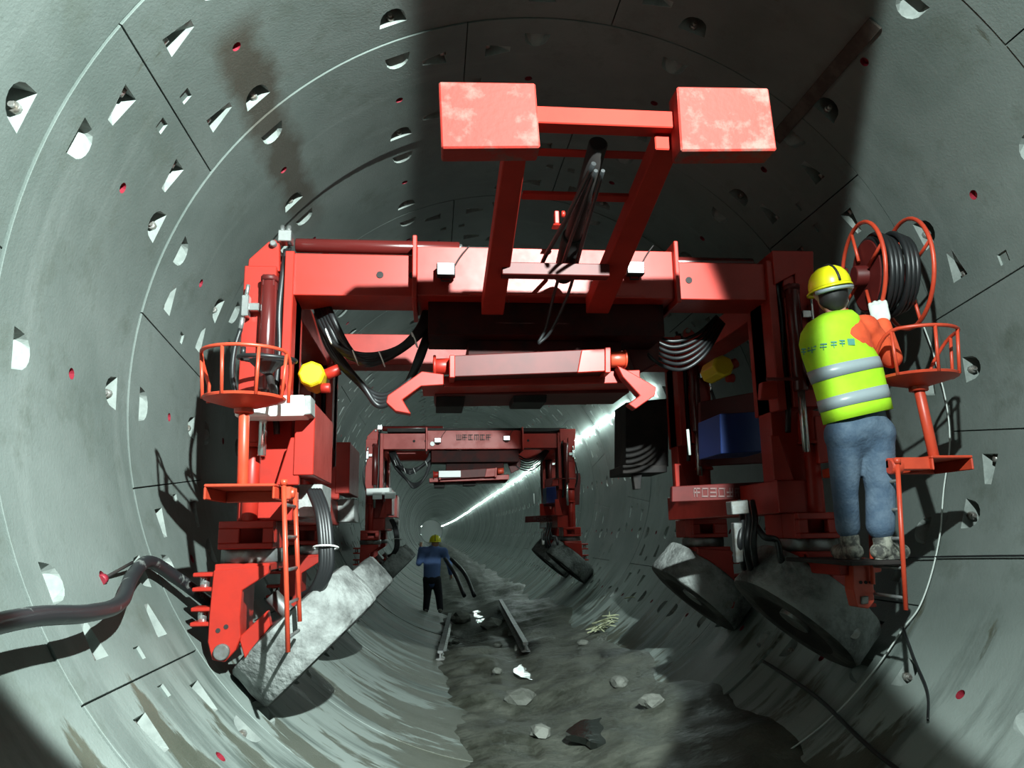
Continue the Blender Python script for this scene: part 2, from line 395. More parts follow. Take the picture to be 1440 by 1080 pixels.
# beyond that the joints can hardly be made out: plain rings, one stuff part
mb = MB()
for k in range(26, 125):
    r = random.Random(k*7)
    ox, oz = r.uniform(-.012, .012), r.uniform(-.012, .012); n = 40; y0 = J2Y+RW*k; vs = []
    for y, rr in ((y0+.006, RT+.05), (y0+.006, RT), (y0+RW-.006, RT), (y0+RW-.006, RT+.05)):
        vs += [Vector((ox+bend(y)+rr*math.sin(2*math.pi*j/n), y, RT+oz-rr*math.cos(2*math.pi*j/n))) for j in range(n)]
    mb.add(vs, [(q*n+j, q*n+n+j, q*n+n+(j+1) % n, q*n+(j+1) % n) for q in range(3) for j in range(n)], 0, True)
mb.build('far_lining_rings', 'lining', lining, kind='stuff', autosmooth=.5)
n = 40; yE = J2Y+RW*125-.1
MB().add([Vector((bend(yE)+2.85*math.sin(2*math.pi*j/n), yE, RT-2.85*math.cos(2*math.pi*j/n))) for j in range(n)], [tuple(range(n))]).build('end_glow_cap', 'white', lining)  # added pale cap, its white standing in for the hazy glow
# ------------------------------------------------------------------ invert mud (floor) and water
def mudz(x, y):
    a = noise.fractal(Vector((x*.9, y*.45, 3.1)), 1.0, 2.0, 4)*.07
    b = noise.fractal(Vector((x*4, y*3, 9.1)), 1.0, 2.0, 3)*.016
    ruts = -.05*math.exp(-((x-.22-.05*math.sin(y*.6))/.20)**2) + .03*math.exp(-((x+.5)/.3)**2)
    w = .10*noise.noise(Vector((x*.8, y*1.3, 5.5)))+.05*noise.noise(Vector((x*3, y*4.1, 1.5)))
    return .150+a+b+w*(1 if x < 0 else .4)+ruts+.165*x+.02*max(0, x)
mb = MB(); xs = [-1.2+.065*i for i in range(51)]; ys = []; y = -3.0
while y < 191: ys.append(y); y += .07 if 3.5 < y < 14 else .2 if y < 24 else 1.5
nx = len(xs)
mb.add([Vector((x+bend(y), y, mudz(x, y))) for y in ys for x in xs], [(j*nx+i, j*nx+i+1, (j+1)*nx+i+1, (j+1)*nx+i) for j in range(len(ys)-1) for i in range(nx-1)], 0, True)
mb.build('floor', 'mud', kind='structure', label='wet grey mud covering the tunnel invert', cat='floor')
def puddle(x, y, rx, ry, z, label):
    mb = MB(); n = 28
    pts = []
    for j in range(n):
        h = 2*math.pi*j/n; k = 1+.35*noise.noise(Vector((math.cos(h)*1.7+x, math.sin(h)*1.7+y, 2)))
        pts.append(Vector((x+rx*k*math.cos(h), y+ry*k*math.sin(h), z)))
    mb.add(pts+[q-Vector((0, 0, .05)) for q in pts], [tuple(range(n))]+[((j+1) % n, j, n+j, n+(j+1) % n) for j in range(n)])
    mb.build('puddle', 'water', label=label, cat='puddle', group='puddles in the mud')
def lowest(x, y, rx, ry):
    return sorted(mudz(x+rx*math.cos(h*.5)*q, y+ry*math.sin(h*.5)*q) for h in range(13) for q in (.3, .6, .9))[18]
for px, py, Y, rx, ry, lb in ((845, 1058, 6.5, .24, .42, 'nearest puddle of dark water at the bottom edge of the photo'),
                          (742, 965, 9.6, .16, .5, 'puddle of dark water just past the end of the right rail'),
                          (676, 850, 16.0, .16, 1.6, 'long shining puddle in front of the worker in blue')):
    q = P(px, py, Y); puddle(q.x, Y, rx, ry, lowest(q.x, Y, rx, ry)+.004, lb)

# ------------------------------------------------------------------ the support trolley
CX = -.125; LY = 4.95      # centre line and front face of the legs
TR = empty('support_trolley', (CX, 6.2, 0), label='red hydraulic support trolley nearest the camera with its lifting boom raised', cat='trolley', group='red support trolleys')
SKIP = set()               # parts that the trolley further down the tunnel does not have
def part(mb, name, m, parent=None, bevel=.005, only=False, **k):
    o = mb.build(name, m, parent or TR, bevel, **k)
    if only: SKIP.add(o.name)
    return o
def leg(s, dy, front):
    X = lambda a: CX+s*a
    y = LY+dy
    c = part(MB().box(X(1.645), X(1.705), y, y+.40, 2.60, 3.68).box(X(1.757), X(1.965), y, y+.40, 2.62, 3.57).box(X(1.645), X(1.965), y+.14, y+.34, 1.9, 3.56), 'leg_column', 'red')
    lug = [(X(1.955), 3.55), (X(1.95), 3.63), (X(1.83), 3.755), (X(1.79), 3.775), (X(1.755), 3.75), (X(1.745), 3.55)]
    if s > 0 and front: part(MB().pix([(1086, 352), (1144, 353), (1146, 470), (1122, 470), (1118, 385), (1090, 400)], y-.02, .4), 'leg_head', 'red', c)
    else:
      for yy in (y+.04, y+.27):
        part(MB().prism(lug, yy, yy+.045), 'top_lug', 'red', c)
    part(MB().cyl((X(1.79), y, 3.735), (X(1.79), y+.36, 3.735), .022, 14), 'lug_pin', 'dullsteel', c)
    # jack on the front of the column
    j = part(MB().cyl((X(1.785), y-.06, 2.72), (X(1.785), y-.06, 3.44), .05, 20), 'jack_cylinder', 'ram')
    part(MB().cyl((X(1.785), y-.06, 3.44), (X(1.785), y-.06, 3.475), .056, 20).box(X(1.745), X(1.765), y-.1, y+.02, 3.40, 3.48).box(X(1.805), X(1.825), y-.1, y+.02, 3.40, 3.48), 'jack_head', 'maroon', j)
    part(MB().cyl((X(1.785), y-.06, 2.30), (X(1.785), y-.06, 2.72), .026, 14), 'jack_rod', 'steel', j, 0)
    # valve with elbows beside it
    v = part(MB().box(X(1.905), X(1.95), y-.09, y-.02, 3.20, 3.34).cyl((X(1.93), y-.055, 3.34), (X(1.92), y-.055, 3.42), .014, 10).cyl((X(1.945), y-.055, 3.20), (X(1.955), y-.055, 3.12), .017, 10)
             .box(X(1.84), X(1.905), y-.08, y-.03, 3.24, 3.29), 'jack_valve', 'steel', None, .004)
    part(MB().tube(bez([(X(1.955), y-.055, 3.12), (X(1.985), y-.06, 2.98), (X(1.99), y-.05, 2.80), (X(1.95), y+.02, 2.62)], 6), .016, 8), 'valve_hose', 'rubber', v, 0)
    part(MB().tube(bez([(X(1.72), y+.10, 3.72), (X(1.728), y+.05, 3.5), (X(1.735), y+.03, 3.25), (X(1.725), y+.04, 3.0), (X(1.74), y+.05, 2.7), (X(1.72), y+.05, 2.45)], 6), .021, 8)
         .tube(bez([(X(1.70), y+.12, 3.75), (X(1.742), y+.06, 3.45), (X(1.745), y+.05, 3.1), (X(1.74), y+.06, 2.62)], 6), .014, 8), 'column_hose', 'rubber', None, 0)
    # lower leg
    lo = part(MB().cyl((X(1.86), y+.02, 2.36), (X(1.86), y+.02, 2.585), .075, 20).cyl((X(1.86), y+.02, 1.9), (X(1.86), y+.02, 2.38), .052, 20).cyl((X(1.86), y+.02, 2.36), (X(1.86), y+.02, 2.385), .085, 20), 'lift_cylinder', 'red')
    if s < 0: part(MB().box(X(1.47), X(1.595), y-.03, y+.85, 2.18, 2.64), 'pump_box', 'red')
    part(MB().prism([(X(1.62), 2.42), (X(1.56), 2.42), (X(1.56), 2.12), (X(1.70), 2.12)], y-.02, y+.03), 'gusset', 'red')
    if s < 0: part(MB().box(X(1.45), X(1.64), y+.25, y+.7, 1.93, 2.14), 'filter_housing', 'greybox')
    # base box with an opening
    b = part(MB().box(X(1.70), X(2.03), y-.03, y+.03, 1.855, 1.90).box(X(1.70), X(2.03), y-.03, y+.03, 1.73, 1.765).box(X(1.70), X(1.765), y-.03, y+.03, 1.765, 1.855).box(X(1.905), X(2.03), y-.03, y+.03, 1.765, 1.855)
             .box(X(1.70), X(2.03), y+.22, y+.5, 1.73, 1.90).box(X(1.70), X(1.73), y+.03, y+.22, 1.73, 1.90).box(X(2.0), X(2.03), y+.03, y+.22, 1.73, 1.90), 'leg_base', 'red')
    part(MB().cyl((X(1.865), y+.2, 1.645), (X(1.865), y+.2, 1.73), .195, 40), 'slewing_ring', 'dullsteel', b, .006)
    # yoke that carries the wheel
    yk = part(MB().prism([(X(2.02), 1.61), (X(1.70), 1.635), (X(1.70), 1.585), (X(1.85), 1.49), (X(1.855), 1.33), (X(1.845), 1.22), (X(1.87), 1.15), (X(1.93), 1.085), (X(2.0), 1.10), (X(2.03), 1.20), (X(2.03), 1.36)], y-.12, y-.06)
              .box(X(1.70), X(2.02), y-.1, y+.45, 1.60, 1.645).box(X(1.88), X(1.99), y-.08, y+.35, 1.2, 1.61), 'wheel_yoke', 'red')
    part(MB().cyl((X(1.945), y-.15, 1.145), (X(1.945), y-.1, 1.145), .046, 20), 'yoke_pin', 'dullsteel', yk)
    part(MB().cyl((X(1.975), y-.123, 1.265), (X(1.975), y-.1, 1.265), .014, 12).cyl((X(1.93), y-.123, 1.285), (X(1.93), y-.1, 1.285), .014, 12), 'bolt_hole', 'dark', yk, 0)
    for z in (1.585, 1.50, 1.385, 1.30):
        part(MB().box(X(2.02), X(2.145), y-.1, y+.04, z-.012, z+.012), 'side_lug', 'red', yk)
    for z in (1.542, 1.342):
        part(MB().cyl((X(2.09), y-.03, z-.05), (X(2.09), y-.03, z+.05), .03, 14), 'lug_pin', 'steel', yk)
    part(MB().prism([(X(1.86), 1.22), (X(1.70), 1.37), (X(1.68), 1.28), (X(1.82), 1.10)], y-.10, y-.03), 'wheel_arm', 'red', yk)
    # wheel: rolls along the tunnel, stands square to the lining
    th = s*(46.5 if s < 0 else 49.5)*RAD
    nrm = Vector((-math.sin(th), 0, math.cos(th))); tan = Vector((math.cos(th), 0, math.sin(th)))
    rw, hw = .47, .165; wc = Vector((RT*math.sin(th), y+.30, RT-RT*math.cos(th)))+nrm*(rw+.004)
    pr = [(.10, -hw+.05), (.26, -hw+.03), (.30, -hw), (rw-.05, -hw), (rw-.012, -hw+.012), (rw, -hw+.03), (rw, -hw*.55), (rw, -hw*.15), (rw, hw*.2), (rw, hw*.6), (rw, hw-.03), (rw-.012, hw-.012), (rw-.05, hw), (.30, hw), (.26, hw-.03), (.10, hw-.05)]
    wmb = MB().lathe(wc, tan, pr, 84, 0, [2, 2, 1, 1, 0, 0, 0, 0, 0, 0, 0, 1, 1, 2, 2])
    for v in wmb.v:      # cakes of mortar and worn lugs on the tread
        d_ = v-wc; ra = (d_-tan*d_.dot(tan)); 
        if ra.length > rw-.03:
            k_ = noise.noise(v*5.0+Vector((s*7, dy, 0)))*.016+noise.noise(v*15.0)*.007
            v += ra.normalized()*(min(k_, .004) if ra.normalized().dot(nrm) < -.6 else k_)
    t = part(wmb, 'wheel', ['tyre', 'tyreside', 'dark'], None, 0, autosmooth=.7)
    part(MB().cyl(wc-tan*hw*.9, wc+tan*hw*.9, .11, 20).cyl(wc-tan*s*hw*.2, wc-tan*s*(-1)*0+tan*s*.34, .05, 14), 'wheel_hub', 'dullsteel', t)
for s in (-1, 1):
    for dy in (0, 2.1): leg(s, dy, dy == 0)
    X = lambda a: CX+s*a
    part(MB().box(X(1.68), X(1.92), LY+.40, LY+2.1, 3.36, 3.56), 'top_side_beam', 'red')
    part(MB().box(X(1.60), X(1.93), LY+.03, LY+2.5, 1.90, 2.12), 'base_side_beam', 'red')
# crossbeams
zb0, zb1 = 3.385, 3.68
part(MB().box(-1.80, -.98, 4.99, 5.33, zb0, zb1), 'crossbeam', 'red')
part(MB().box(.86, 1.53, 4.99, 5.33, zb0+.01, zb1-.01), 'crossbeam', 'red')
part(MB().box(-1.80, 1.53, 7.1, 7.4, zb0, zb1), 'rear_crossbeam', 'red')
for x in (-1.205, -.985, .955):
    part(MB().cyl((x, 4.984, 3.535), (x, 4.995, 3.535), .024, 18), 'beam_hole', 'dark', None, 0)
sl = part(MB().box(-.955, .825, 4.93, 5.42, 3.375, 3.725), 'beam_sleeve', 'red')
for x0, x1 in ((-.985, -.955), (.825, .855)): part(MB().box(x0, x1, 4.88, 5.46, 3.335, 3.785), 'end_plate', 'red', sl)
part(MB().box(-.6, .62, 4.915, 4.93, 3.372, 3.39), 'wear_strip', 'red', sl)
part(MB().box(-.88, .78, 5.06, 5.5, 3.14, 3.375).box(-.60, .50, 5.2, 5.8, 2.94, 3.14), 'slide_carriage', 'carriage')
# shifting rams on top of the beam
r1 = part(MB().cyl((-1.80, 5.15, 3.795), (-.66, 5.15, 3.795), .05, 18), 'shift_ram', 'ram')
part(MB().cyl((-.70, 5.15, 3.795), (-.64, 5.15, 3.795), .035, 16), 'ram_gland', 'steel', r1); part(MB().cyl((-.66, 5.15, 3.795), (-.40, 5.15, 3.795), .018, 12), 'ram_rod', 'steel', r1, 0)
r2 = part(MB().cyl((.78, 5.25, 3.76), (1.55, 5.25, 3.76), .045, 18), 'shift_ram', 'ram')
vb = P(402, 332, 5.0)
part(MB().box(vb.x-.045, vb.x+.045, 4.96, 5.06, vb.z-.05, vb.z+.03).cyl((vb.x-.025, 5.0, vb.z+.03), (vb.x-.025, 5.0, vb.z+.075), .016, 10).cyl((vb.x+.02, 5.0, vb.z+.03), (vb.x+.02, 5.0, vb.z+.075), .016, 10), 'valve_block', 'steel')
# floodlights on the sleeve
for px, py in ((627, 380), (893, 378)):
    q = P(px, py, 4.86)
    f = part(MB().box(q.x-.062, q.x+.062, 4.84, 4.90, q.z-.045, q.z+.045), 'floodlight', 'dark', None, .006)
    part(MB().box(q.x-.055, q.x+.055, 4.833, 4.84, q.z-.035, q.z+.04), 'lamp_lens', 'lens', f, 0)
    part(MB().tube([(q.x-.03, 4.88, q.z-.045), (q.x-.03, 4.89, q.z-.065), (q.x+.03, 4.89, q.z-.065), (q.x+.03, 4.88, q.z-.045)], .006, 6), 'lamp_bracket', 'dark', f, 0)
    part(MB().tube(bez([(q.x+.05, 4.9, q.z+.03), (q.x+.1, 4.91, q.z+.12), (q.x+.16, 4.93, q.z+.2)], 5), .005, 6), 'lamp_cable', 'dark', f, 0)

# lifting boom: two arms that reach towards the camera, seen from below
YN, YF = 3.40, 4.92
def boxpx(n0, n1, nY, f0, f1, fY, h):
    b = [P(*n0, nY), P(*n1, nY), P(*f1, fY), P(*f0, fY)]
    zn = (b[0].z+b[1].z)/2; zf = (b[2].z+b[3].z)/2
    b[0].z = b[1].z = zn; b[2].z = b[3].z = zf
    return MB().hexa(b, [q+Vector((0, 0, h)) for q in b])
bm1 = part(boxpx((709, 216), (741, 216), YN, (677, 443), (708, 443), YF, .11), 'boom_arm', 'redmatte', only=True)
bm2 = part(boxpx((922, 210), (955, 210), YN, (824, 441), (856, 441), YF, .11), 'boom_arm', 'redmatte', only=True)
def cross(y, px0, px1, py0, py1, dep, name='boom_cross_member', m='redmatte'):
    a, b = P(px0, py0, y), P(px1, py1, y)
    return part(MB().box(a.x, b.x, y, y+dep, b.z, a.z), name, m, only=True)
cross(3.34, 745, 962, 148, 180, .10, 'boom_head_beam')
cross(3.62, 738, 925, 207, 215, .08); cross(3.86, 735, 905, 267, 277, .08); cross(4.36, 706, 858, 368, 388, .09, m='maroon')  # last bar coloured dark red to paint in its shade
for pl in ([(617, 114), (753, 116), (760, 207), (621, 208)], [(952, 121), (1081, 123), (1093, 211), (958, 212)]):
    q = [P(a, b, 3.26) for a, b in pl]
    pd = part(MB().prism([(v.x, v.z) for v in q], 3.26, 3.40), 'lifting_pad', 'redworn', only=True, bevel=.008)
c0, c1 = P(842, 214, 3.52), P(806, 345, 4.25)
rm = part(MB().cyl(c0+Vector((0, 0, .05)), c1+Vector((0, 0, .06)), .05, 18).cyl(c1+Vector((0, 0, .06)), P(792, 400, 4.7)+Vector((0, 0, .06)), .065, 18), 'boom_ram', 'dark', only=True)
part(MB().tube(bez([P(838, 240, 3.55), P(805, 330, 4.1), P(780, 410, 4.7), P(768, 460, 4.95), P(757, 482, 5.0)], 8), .011, 8).tube(bez([P(848, 240, 3.55), P(822, 330, 4.1), P(800, 410, 4.7), P(775, 465, 4.95), P(757, 484, 5.0)], 8), .011, 8)
     .tube(bez([P(835, 230, 3.55), P(795, 310, 4.0), P(762, 372, 4.5), P(770, 390, 4.9)], 8), .014, 8), 'ram_hose', 'rubber', rm, 0, only=True)
q = P(784, 305, 4.6)
part(MB().box(q.x-.018, q.x+.012, 4.6, 4.66, q.z-.045, q.z+.045).box(q.x-.03, q.x+.04, 4.6, 4.68, q.z-.055, q.z-.045).cyl((q.x+.025, 4.6, q.z+.02), (q.x+.05, 4.6, q.z+.02), .022, 12), 'ram_clevis', 'red', rm, only=True)
# code painted beside the boom foot
def text(s, at, size, m, parent, name='code_letters', tilt=0):
    cu = bpy.data.curves.new('t', 'FONT'); cu.body = s; cu.size = size; cu.extrude = .001; cu.align_x = 'CENTER'
    to = bpy.data.objects.new('t', cu); COL.objects.link(to); dg = bpy.context.evaluated_depsgraph_get()
    me = bpy.data.meshes.new_from_object(to.evaluated_get(dg)); bpy.data.objects.remove(to)
    mb = MB(); mb.add([Vector((v.co.x, -v.co.z, v.co.y))+Vector(at) for v in me.vertices], [tuple(p.vertices) for p in me.polygons]); bpy.data.meshes.remove(me)
    return part(mb, name, m, parent, 0)
q = P(711, 425, 4.99); text('A1', (q.x, 4.995, q.z), .07, 'lettering', None)

# lower front tube with its side hooks
lt = part(MB().pix([(633, 500), (858, 490), (858, 522), (633, 530)], 4.92, .22), 'front_tube', 'maroon')  # dark red paints in the boom's shadow on the tube
part(MB().pix([(632, 499), (640, 499), (640, 531), (632, 531)], 4.88, .30), 'tube_flange', 'red', lt)
part(MB().pix([(851, 488), (859, 488), (859, 524), (851, 524)], 4.88, .30).pix([(818, 492), (851, 490), (851, 522), (812, 524)], 4.90, .05), 'tube_flange', 'red', lt)  # flange, and a red piece painting the tube's lit right end
a = P(609, 516, 5.02); b = P(634, 515, 5.02); part(MB().cyl(a, b, .055, 20).cyl(a, a+Vector((.02, 0, 0)), .08, 20), 'tube_journal', 'red', lt)
a = P(857, 506, 5.02); b = P(880, 505, 5.02); part(MB().cyl(a, b, .055, 20).cyl(b-Vector((.015, 0, 0)), b, .065, 20), 'tube_journal', 'orange', lt)
part(MB().pix([(594, 530), (900, 520), (900, 538), (594, 545)], 5.06, .34), 'lower_cross_plate', 'red')
part(MB().pix([(610, 548), (885, 540), (885, 552), (612, 556)], 5.3, .5), 'lower_rear_member', 'maroon')
part(MB().pix([(613, 553), (655, 553), (652, 572), (613, 572)], 5.35, .3), 'hanger_block', 'dark'); part(MB().pix([(722, 548), (770, 548), (768, 566), (722, 566)], 5.35, .3), 'hanger_block', 'dark')
part(MB().pix([(593, 522), (624, 526), (624, 541), (592, 543), (566, 562), (578, 582), (556, 578), (543, 566), (545, 556), (575, 535)], 4.95, .10), 'side_hook', 'red', only=True)
part(MB().pix([(868, 514), (881, 520), (923, 544), (921, 556), (894, 575), (884, 568), (900, 556), (876, 530)], 4.95, .10), 'side_hook', 'red', only=True)
# hoses that loop under the beam
def hose(pts, r, name='hydraulic_hose', m='rubber', only=False): return part(MB().tube(bez(pts, 9), r, 8), name, m, None, 0, only=only)
for i in range(5):
    d = i*4
    hose([P(442+d, 420, 5.35), P(452+d, 455-i*2, 5.3-.02*i), P(475+d, 487+(i % 3)*4, 5.25), P(515, 500+i*3.0, 5.2-.02*i), P(560-d*.3, 490+i*2, 5.2), P(588+d*.5, 462+i, 5.25), P(600+d, 432, 5.3)], .023)
for i in range(4):
    hose([P(445+i*3, 440, 5.4), P(462+i*5, 490+i*3, 5.4), P(495+i*5, 530+i*4, 5.35-.02*i), P(535, 556+i*5, 5.3), P(575-i*2, 535+i*3, 5.25), P(598-i*2, 490, 5.3), P(606, 450, 5.35)], .021)
for z_ in ((462, 473), (500, 503), (537, 505), (583, 478)):
    q = P(z_[0], z_[1], 5.17); part(MB().ring(q, (1, 0, .4), .055, .005, 14, 6), 'cable_tie', 'white', None, 0)
for i in range(6):
    hose([P(888+i*2, 455+i*2, 5.6), P(915, 468+i*7, 5.6-.03*i), P(945+i*2, 480+i*8, 5.55), P(980+i*2, 470+i*6, 5.55), P(1008+i*2, 445+i*2, 5.6)], .014)
# right side plate, motors and tanks inside the frame
part(MB().pix([(868, 458), (905, 456), (928, 478), (926, 510), (895, 526), (885, 500)], 5.45, .12), 'valve_plate', 'maroon')
def motor(px, py, Y, r, ln, only=True):
    q = P(px, py, Y)
    m_ = part(MB().lathe(q, (0, 1, 0), [(0, 0), (r*.85, 0), (r, r*.25), (r, ln), (r*.8, ln+.02), (0, ln+.02)], 8), 'drive_motor', 'yellow', None, .006, only=only)
    part(MB().cyl(q+Vector((r*.6, .1, -r*.9)), q+Vector((r*1.3, .1, -r*.9)), .035, 12).cyl(q+Vector((r*.9, ln*.5, .02)), q+Vector((r*1.9, ln*.5, .06)), .04, 12), 'motor_fitting', 'red', m_)
motor(437, 525, 5.08, .09, .28); motor(1018, 514, 5.7, .09, .3)
part(MB().pix([(1012, 582), (1080, 578), (1082, 634), (1014, 638)], 5.7, .5), 'oil_tank', 'blue')
part(MB().pix([(998, 655), (1100, 650), (1100, 560), (1096, 545), (985, 565), (985, 655)], 6.3, .06), 'inner_panel', 'maroon')
q = P(968, 622, 5.75); part(MB().cyl(P(967, 604, 5.75), P(970, 640, 5.75), .011, 10), 'level_glass', 'cable', None, 0)
part(MB().pix([(1072, 537), (1093, 535), (1095, 560), (1070, 561)], 4.9, .06), 'hinge_bracket', 'red')
part(MB().cyl(P(1078, 533, 4.86), P(1160, 533, 4.86), .012, 10), 'hinge_rod', 'maroon', None, 0)
part(MB().pix([(1146, 585), (1172, 583), (1180, 648), (1152, 652)], 4.88, .08), 'guard_plate', 'red', only=True)
# carrier plate with worn lettering on the right base beam
def glyphs(px0, px1, py0, py1, Y, n, m, parent, name='worn_lettering'):
    mb = MB(); r = random.Random(int(px0)); w = (px1-px0)/n; ty = py1-py0
    for i in range(n):
        x = px0+i*w
        for (a0, b0, a1, b1) in r.sample([(0, 0, .8, .16), (0, .42, .8, .58), (0, .84, .8, 1), (.32, 0, .48, 1), (0, 0, .14, 1), (.66, 0, .8, 1)], 4):
            q0, q1 = P(x+a0*w, py0+b0*ty, Y), P(x+a1*w, py0+b1*ty, Y); mb.box(q0.x, q1.x, Y-.004, Y, q1.z, q0.z)
    return part(mb, name, m, parent, 0)
pl = part(MB().pix([(945, 684), (1100, 676), (1100, 700), (945, 706)], 5.62, .05), 'name_board', 'maroon')
glyphs(975, 1045, 686, 699, 5.618, 6, 'lettering', pl)
# dark cabinet hung behind the right side
cb = part(MB().pix([(880, 566), (940, 560), (940, 656), (880, 656)], 7.6, .5).pix([(876, 654), (938, 654), (938, 664), (876, 666)], 7.55, .6), 'hanging_cabinet', 'dark', only=True)
part(MB().pix([(890, 666), (903, 666), (901, 688), (893, 688)], 7.6, .1), 'cabinet_latch', 'dark', cb, only=True)
# white control box by the left leg
bx = part(MB().pix([(330, 558), (428, 555), (428, 584), (330, 586)], 4.72, .22), 'control_box', 'white', None, .008)
part(MB().pix([(428, 556), (437, 556), (437, 582), (428, 583)], 4.73, .18), 'box_end_cap', 'greybox', bx)
# bundle of ribbed hoses down the left leg
for i in range(4):
    hose([P(436+i*4, 690, 5.0), P(447+i*4, 720, 4.9), P(452+i*4, 760, 4.85), P(452+i*4, 800, 4.85), P(440+i*3, 828, 4.9), P(425, 838, 5.0)], .024, 'leg_hose')
part(MB().ring(P(458, 770, 4.87), (0, .2, 1), .075, .006, 16, 6), 'cable_tie', 'white', None, 0)
for i in range(3):
    hose([P(1040+i*9, 705, 5.2), P(1044+i*9, 730, 5.1), P(1040+i*10, 765, 5.05), P(1046+i*9, 800, 5.2)], .02, 'leg_hose')
part(MB().pix([(1028, 705), (1052, 703), (1054, 722), (1030, 724)], 5.0, .1).pix([(1032, 735), (1044, 735), (1046, 790), (1036, 792)], 5.05, .06), 'pipe_manifold', 'dullsteel')
hose([P(1062, 738, 5.1), P(1075, 755, 5.0), P(1092, 760, 5.0), P(1098, 785, 5.0), P(1105, 812, 5.1)], .022, 'leg_hose')

# ------------------------------------------------------------------ operator seats, ladders, steering wheel (parts of the near trolley)
def seat(cx, cy, cz, foot, base, facing):
    st = part(MB().lathe((cx, cy, cz), (0, 0, 1), [(0, -.05), (.05, -.05), (.19, -.010), (.225, 0), (.23, .012), (.225, .016), (.19, .010), (0, .006)], 32), 'operator_seat', 'orange', None, 0, only=True, autosmooth=.6)
    a0, a1 = math.pi*(1.0-.12)+facing, math.pi*(2.0+.12)+facing
    hp = []
    for i in range(25):
        a = a0+(a1-a0)*i/24; e = min(i, 24-i)/5.0; h = .27 if e >= 1 else .27*(1-(1-e)**2*.62)
        hp.append((cx+.245*math.cos(a), cy+.245*math.sin(a), cz+h))
    part(MB().tube([(hp[0][0], hp[0][1], cz)]+hp+[(hp[-1][0], hp[-1][1], cz)], .011, 8), 'guard_hoop', 'orange', st, 0, only=True)
    for k in (4, 10, 15, 20):
        x, y, z = hp[k]; part(MB().cyl((cx+(x-cx)*.92, cy+(y-cy)*.92, cz), (x, y, z), .010, 8), 'hoop_post', 'orange', st, 0, only=True)
    f = Vector(foot); part(MB().cyl((cx, cy, cz-.04), f, .03, 16).cyl((cx, cy, cz-.075), (cx, cy, cz-.03), .055, 16), 'seat_post', 'orange', st, only=True)
    x0, x1, y0, y1, z = base
    part(MB().box(x0, x1, y0, y1, z-.008, z+.008).box(x0, x0+.012, y0, y1, z-.075, z-.008).box(x1-.012, x1, y0, y1, z-.075, z-.008).box(x0+.012, x1-.012, y1-.012, y1, z-.075, z-.008), 'foot_plate', 'orange', st, only=True)
    return st
q = P(344, 563, 4.42); q2 = P(341, 685, 4.42); q3 = P(286, 688, 4.25); q4 = P(386, 686, 4.25)
s1 = seat(q.x, 4.42, q.z, (q2.x, 4.42, q2.z), (q3.x, q4.x, 4.25, 4.68, q2.z), 0)
part(MB().box(q4.x, q4.x+.06, 4.4, 4.5, q2.z-.07, q2.z+.0).cyl((q4.x-.02, 4.45, q2.z-.035), (-1.62, 4.45, q2.z-.035), .03, 12).box(-1.74, -1.69, 4.45, 4.98, q2.z-.06, q2.z), 'plate_arm', 'orange', s1, only=True)
q = P(1290, 533, 4.22); q2 = P(1314, 645, 4.22); q3 = P(1311, 648, 4.1); q4 = P(1369, 646, 4.1)
s2 = seat(q.x, 4.22, q.z, (q2.x, 4.22, q2.z), (q3.x, q4.x, 4.10, 4.45, q2.z), .25)
a = P(1256, 656, 4.15)
part(MB().box(a.x, q3.x, 4.12, 4.2, q2.z-.07, q2.z-.0).cyl((a.x-.02, 4.16, a.z), (a.x+.05, 4.16, a.z), .045, 14).box(a.x-.02, a.x+.03, 4.16, 4.9, q2.z-.06, q2.z).box(1.78, a.x+.03, 4.86, 4.94, q2.z-.06, q2.z), 'plate_arm', 'orange', s2, only=True)
def ladder(top, bot, dy, n, tilt):
    t, b = Vector(top), Vector(bot); l = part(MB().cyl(t, b, .0135, 10), 'access_ladder', 'orange', None, 0, only=True)
    dv = Vector((0, dy, 0)); part(MB().cyl(t+dv, b+dv+Vector((0, 0, .12)), .0135, 10), 'ladder_rail', 'orange', l, 0, only=True)
    for i in range(n):
        k = (i+.6)/n; p_ = t.lerp(b, k); part(MB().cyl(p_, p_+dv, .010, 8), 'ladder_rung', 'dullsteel', l, 0, only=True)
    part(MB().cyl(t, t+Vector((.0, 0, .03)), .02, 10), 'ladder_hook', 'orange', l, 0, only=True)
ladder(P(399, 682, 4.35), P(405, 917, 4.35), .34, 5, 0)
ladder(P(1262, 652, 4.12), P(1274, 858, 4.12), .30, 5, 0)
q = P(376, 505, 4.62)
sw = part(MB().ring(q, (.05, -.1, 1), .165, .014, 32, 8), 'steering_wheel', 'rubber', None, 0, only=True)
part(MB().lathe(q-Vector((0, 0, .06)), (0, 0, 1), [(0, -.03), (.03, -.03), (.10, .035), (.11, .05), (0, .055)], 20).box(q.x-.16, q.x+.16, 4.61, 4.63, q.z-.012, q.z+.004).box(q.x-.012, q.x+.012, 4.46, 4.78, q.z-.012, q.z+.004), 'wheel_spokes', 'rubber', sw, only=True)
part(MB().cyl(q-Vector((0, 0, .05)), P(386, 556, 4.72), .022, 12), 'steering_column', 'dark', sw, 0, only=True)
part(MB().cyl(q+Vector((-.13, -.06, .005)), q+Vector((-.13, -.06, .06)), .016, 12), 'spinner_knob', 'rubber', sw, 0, only=True)
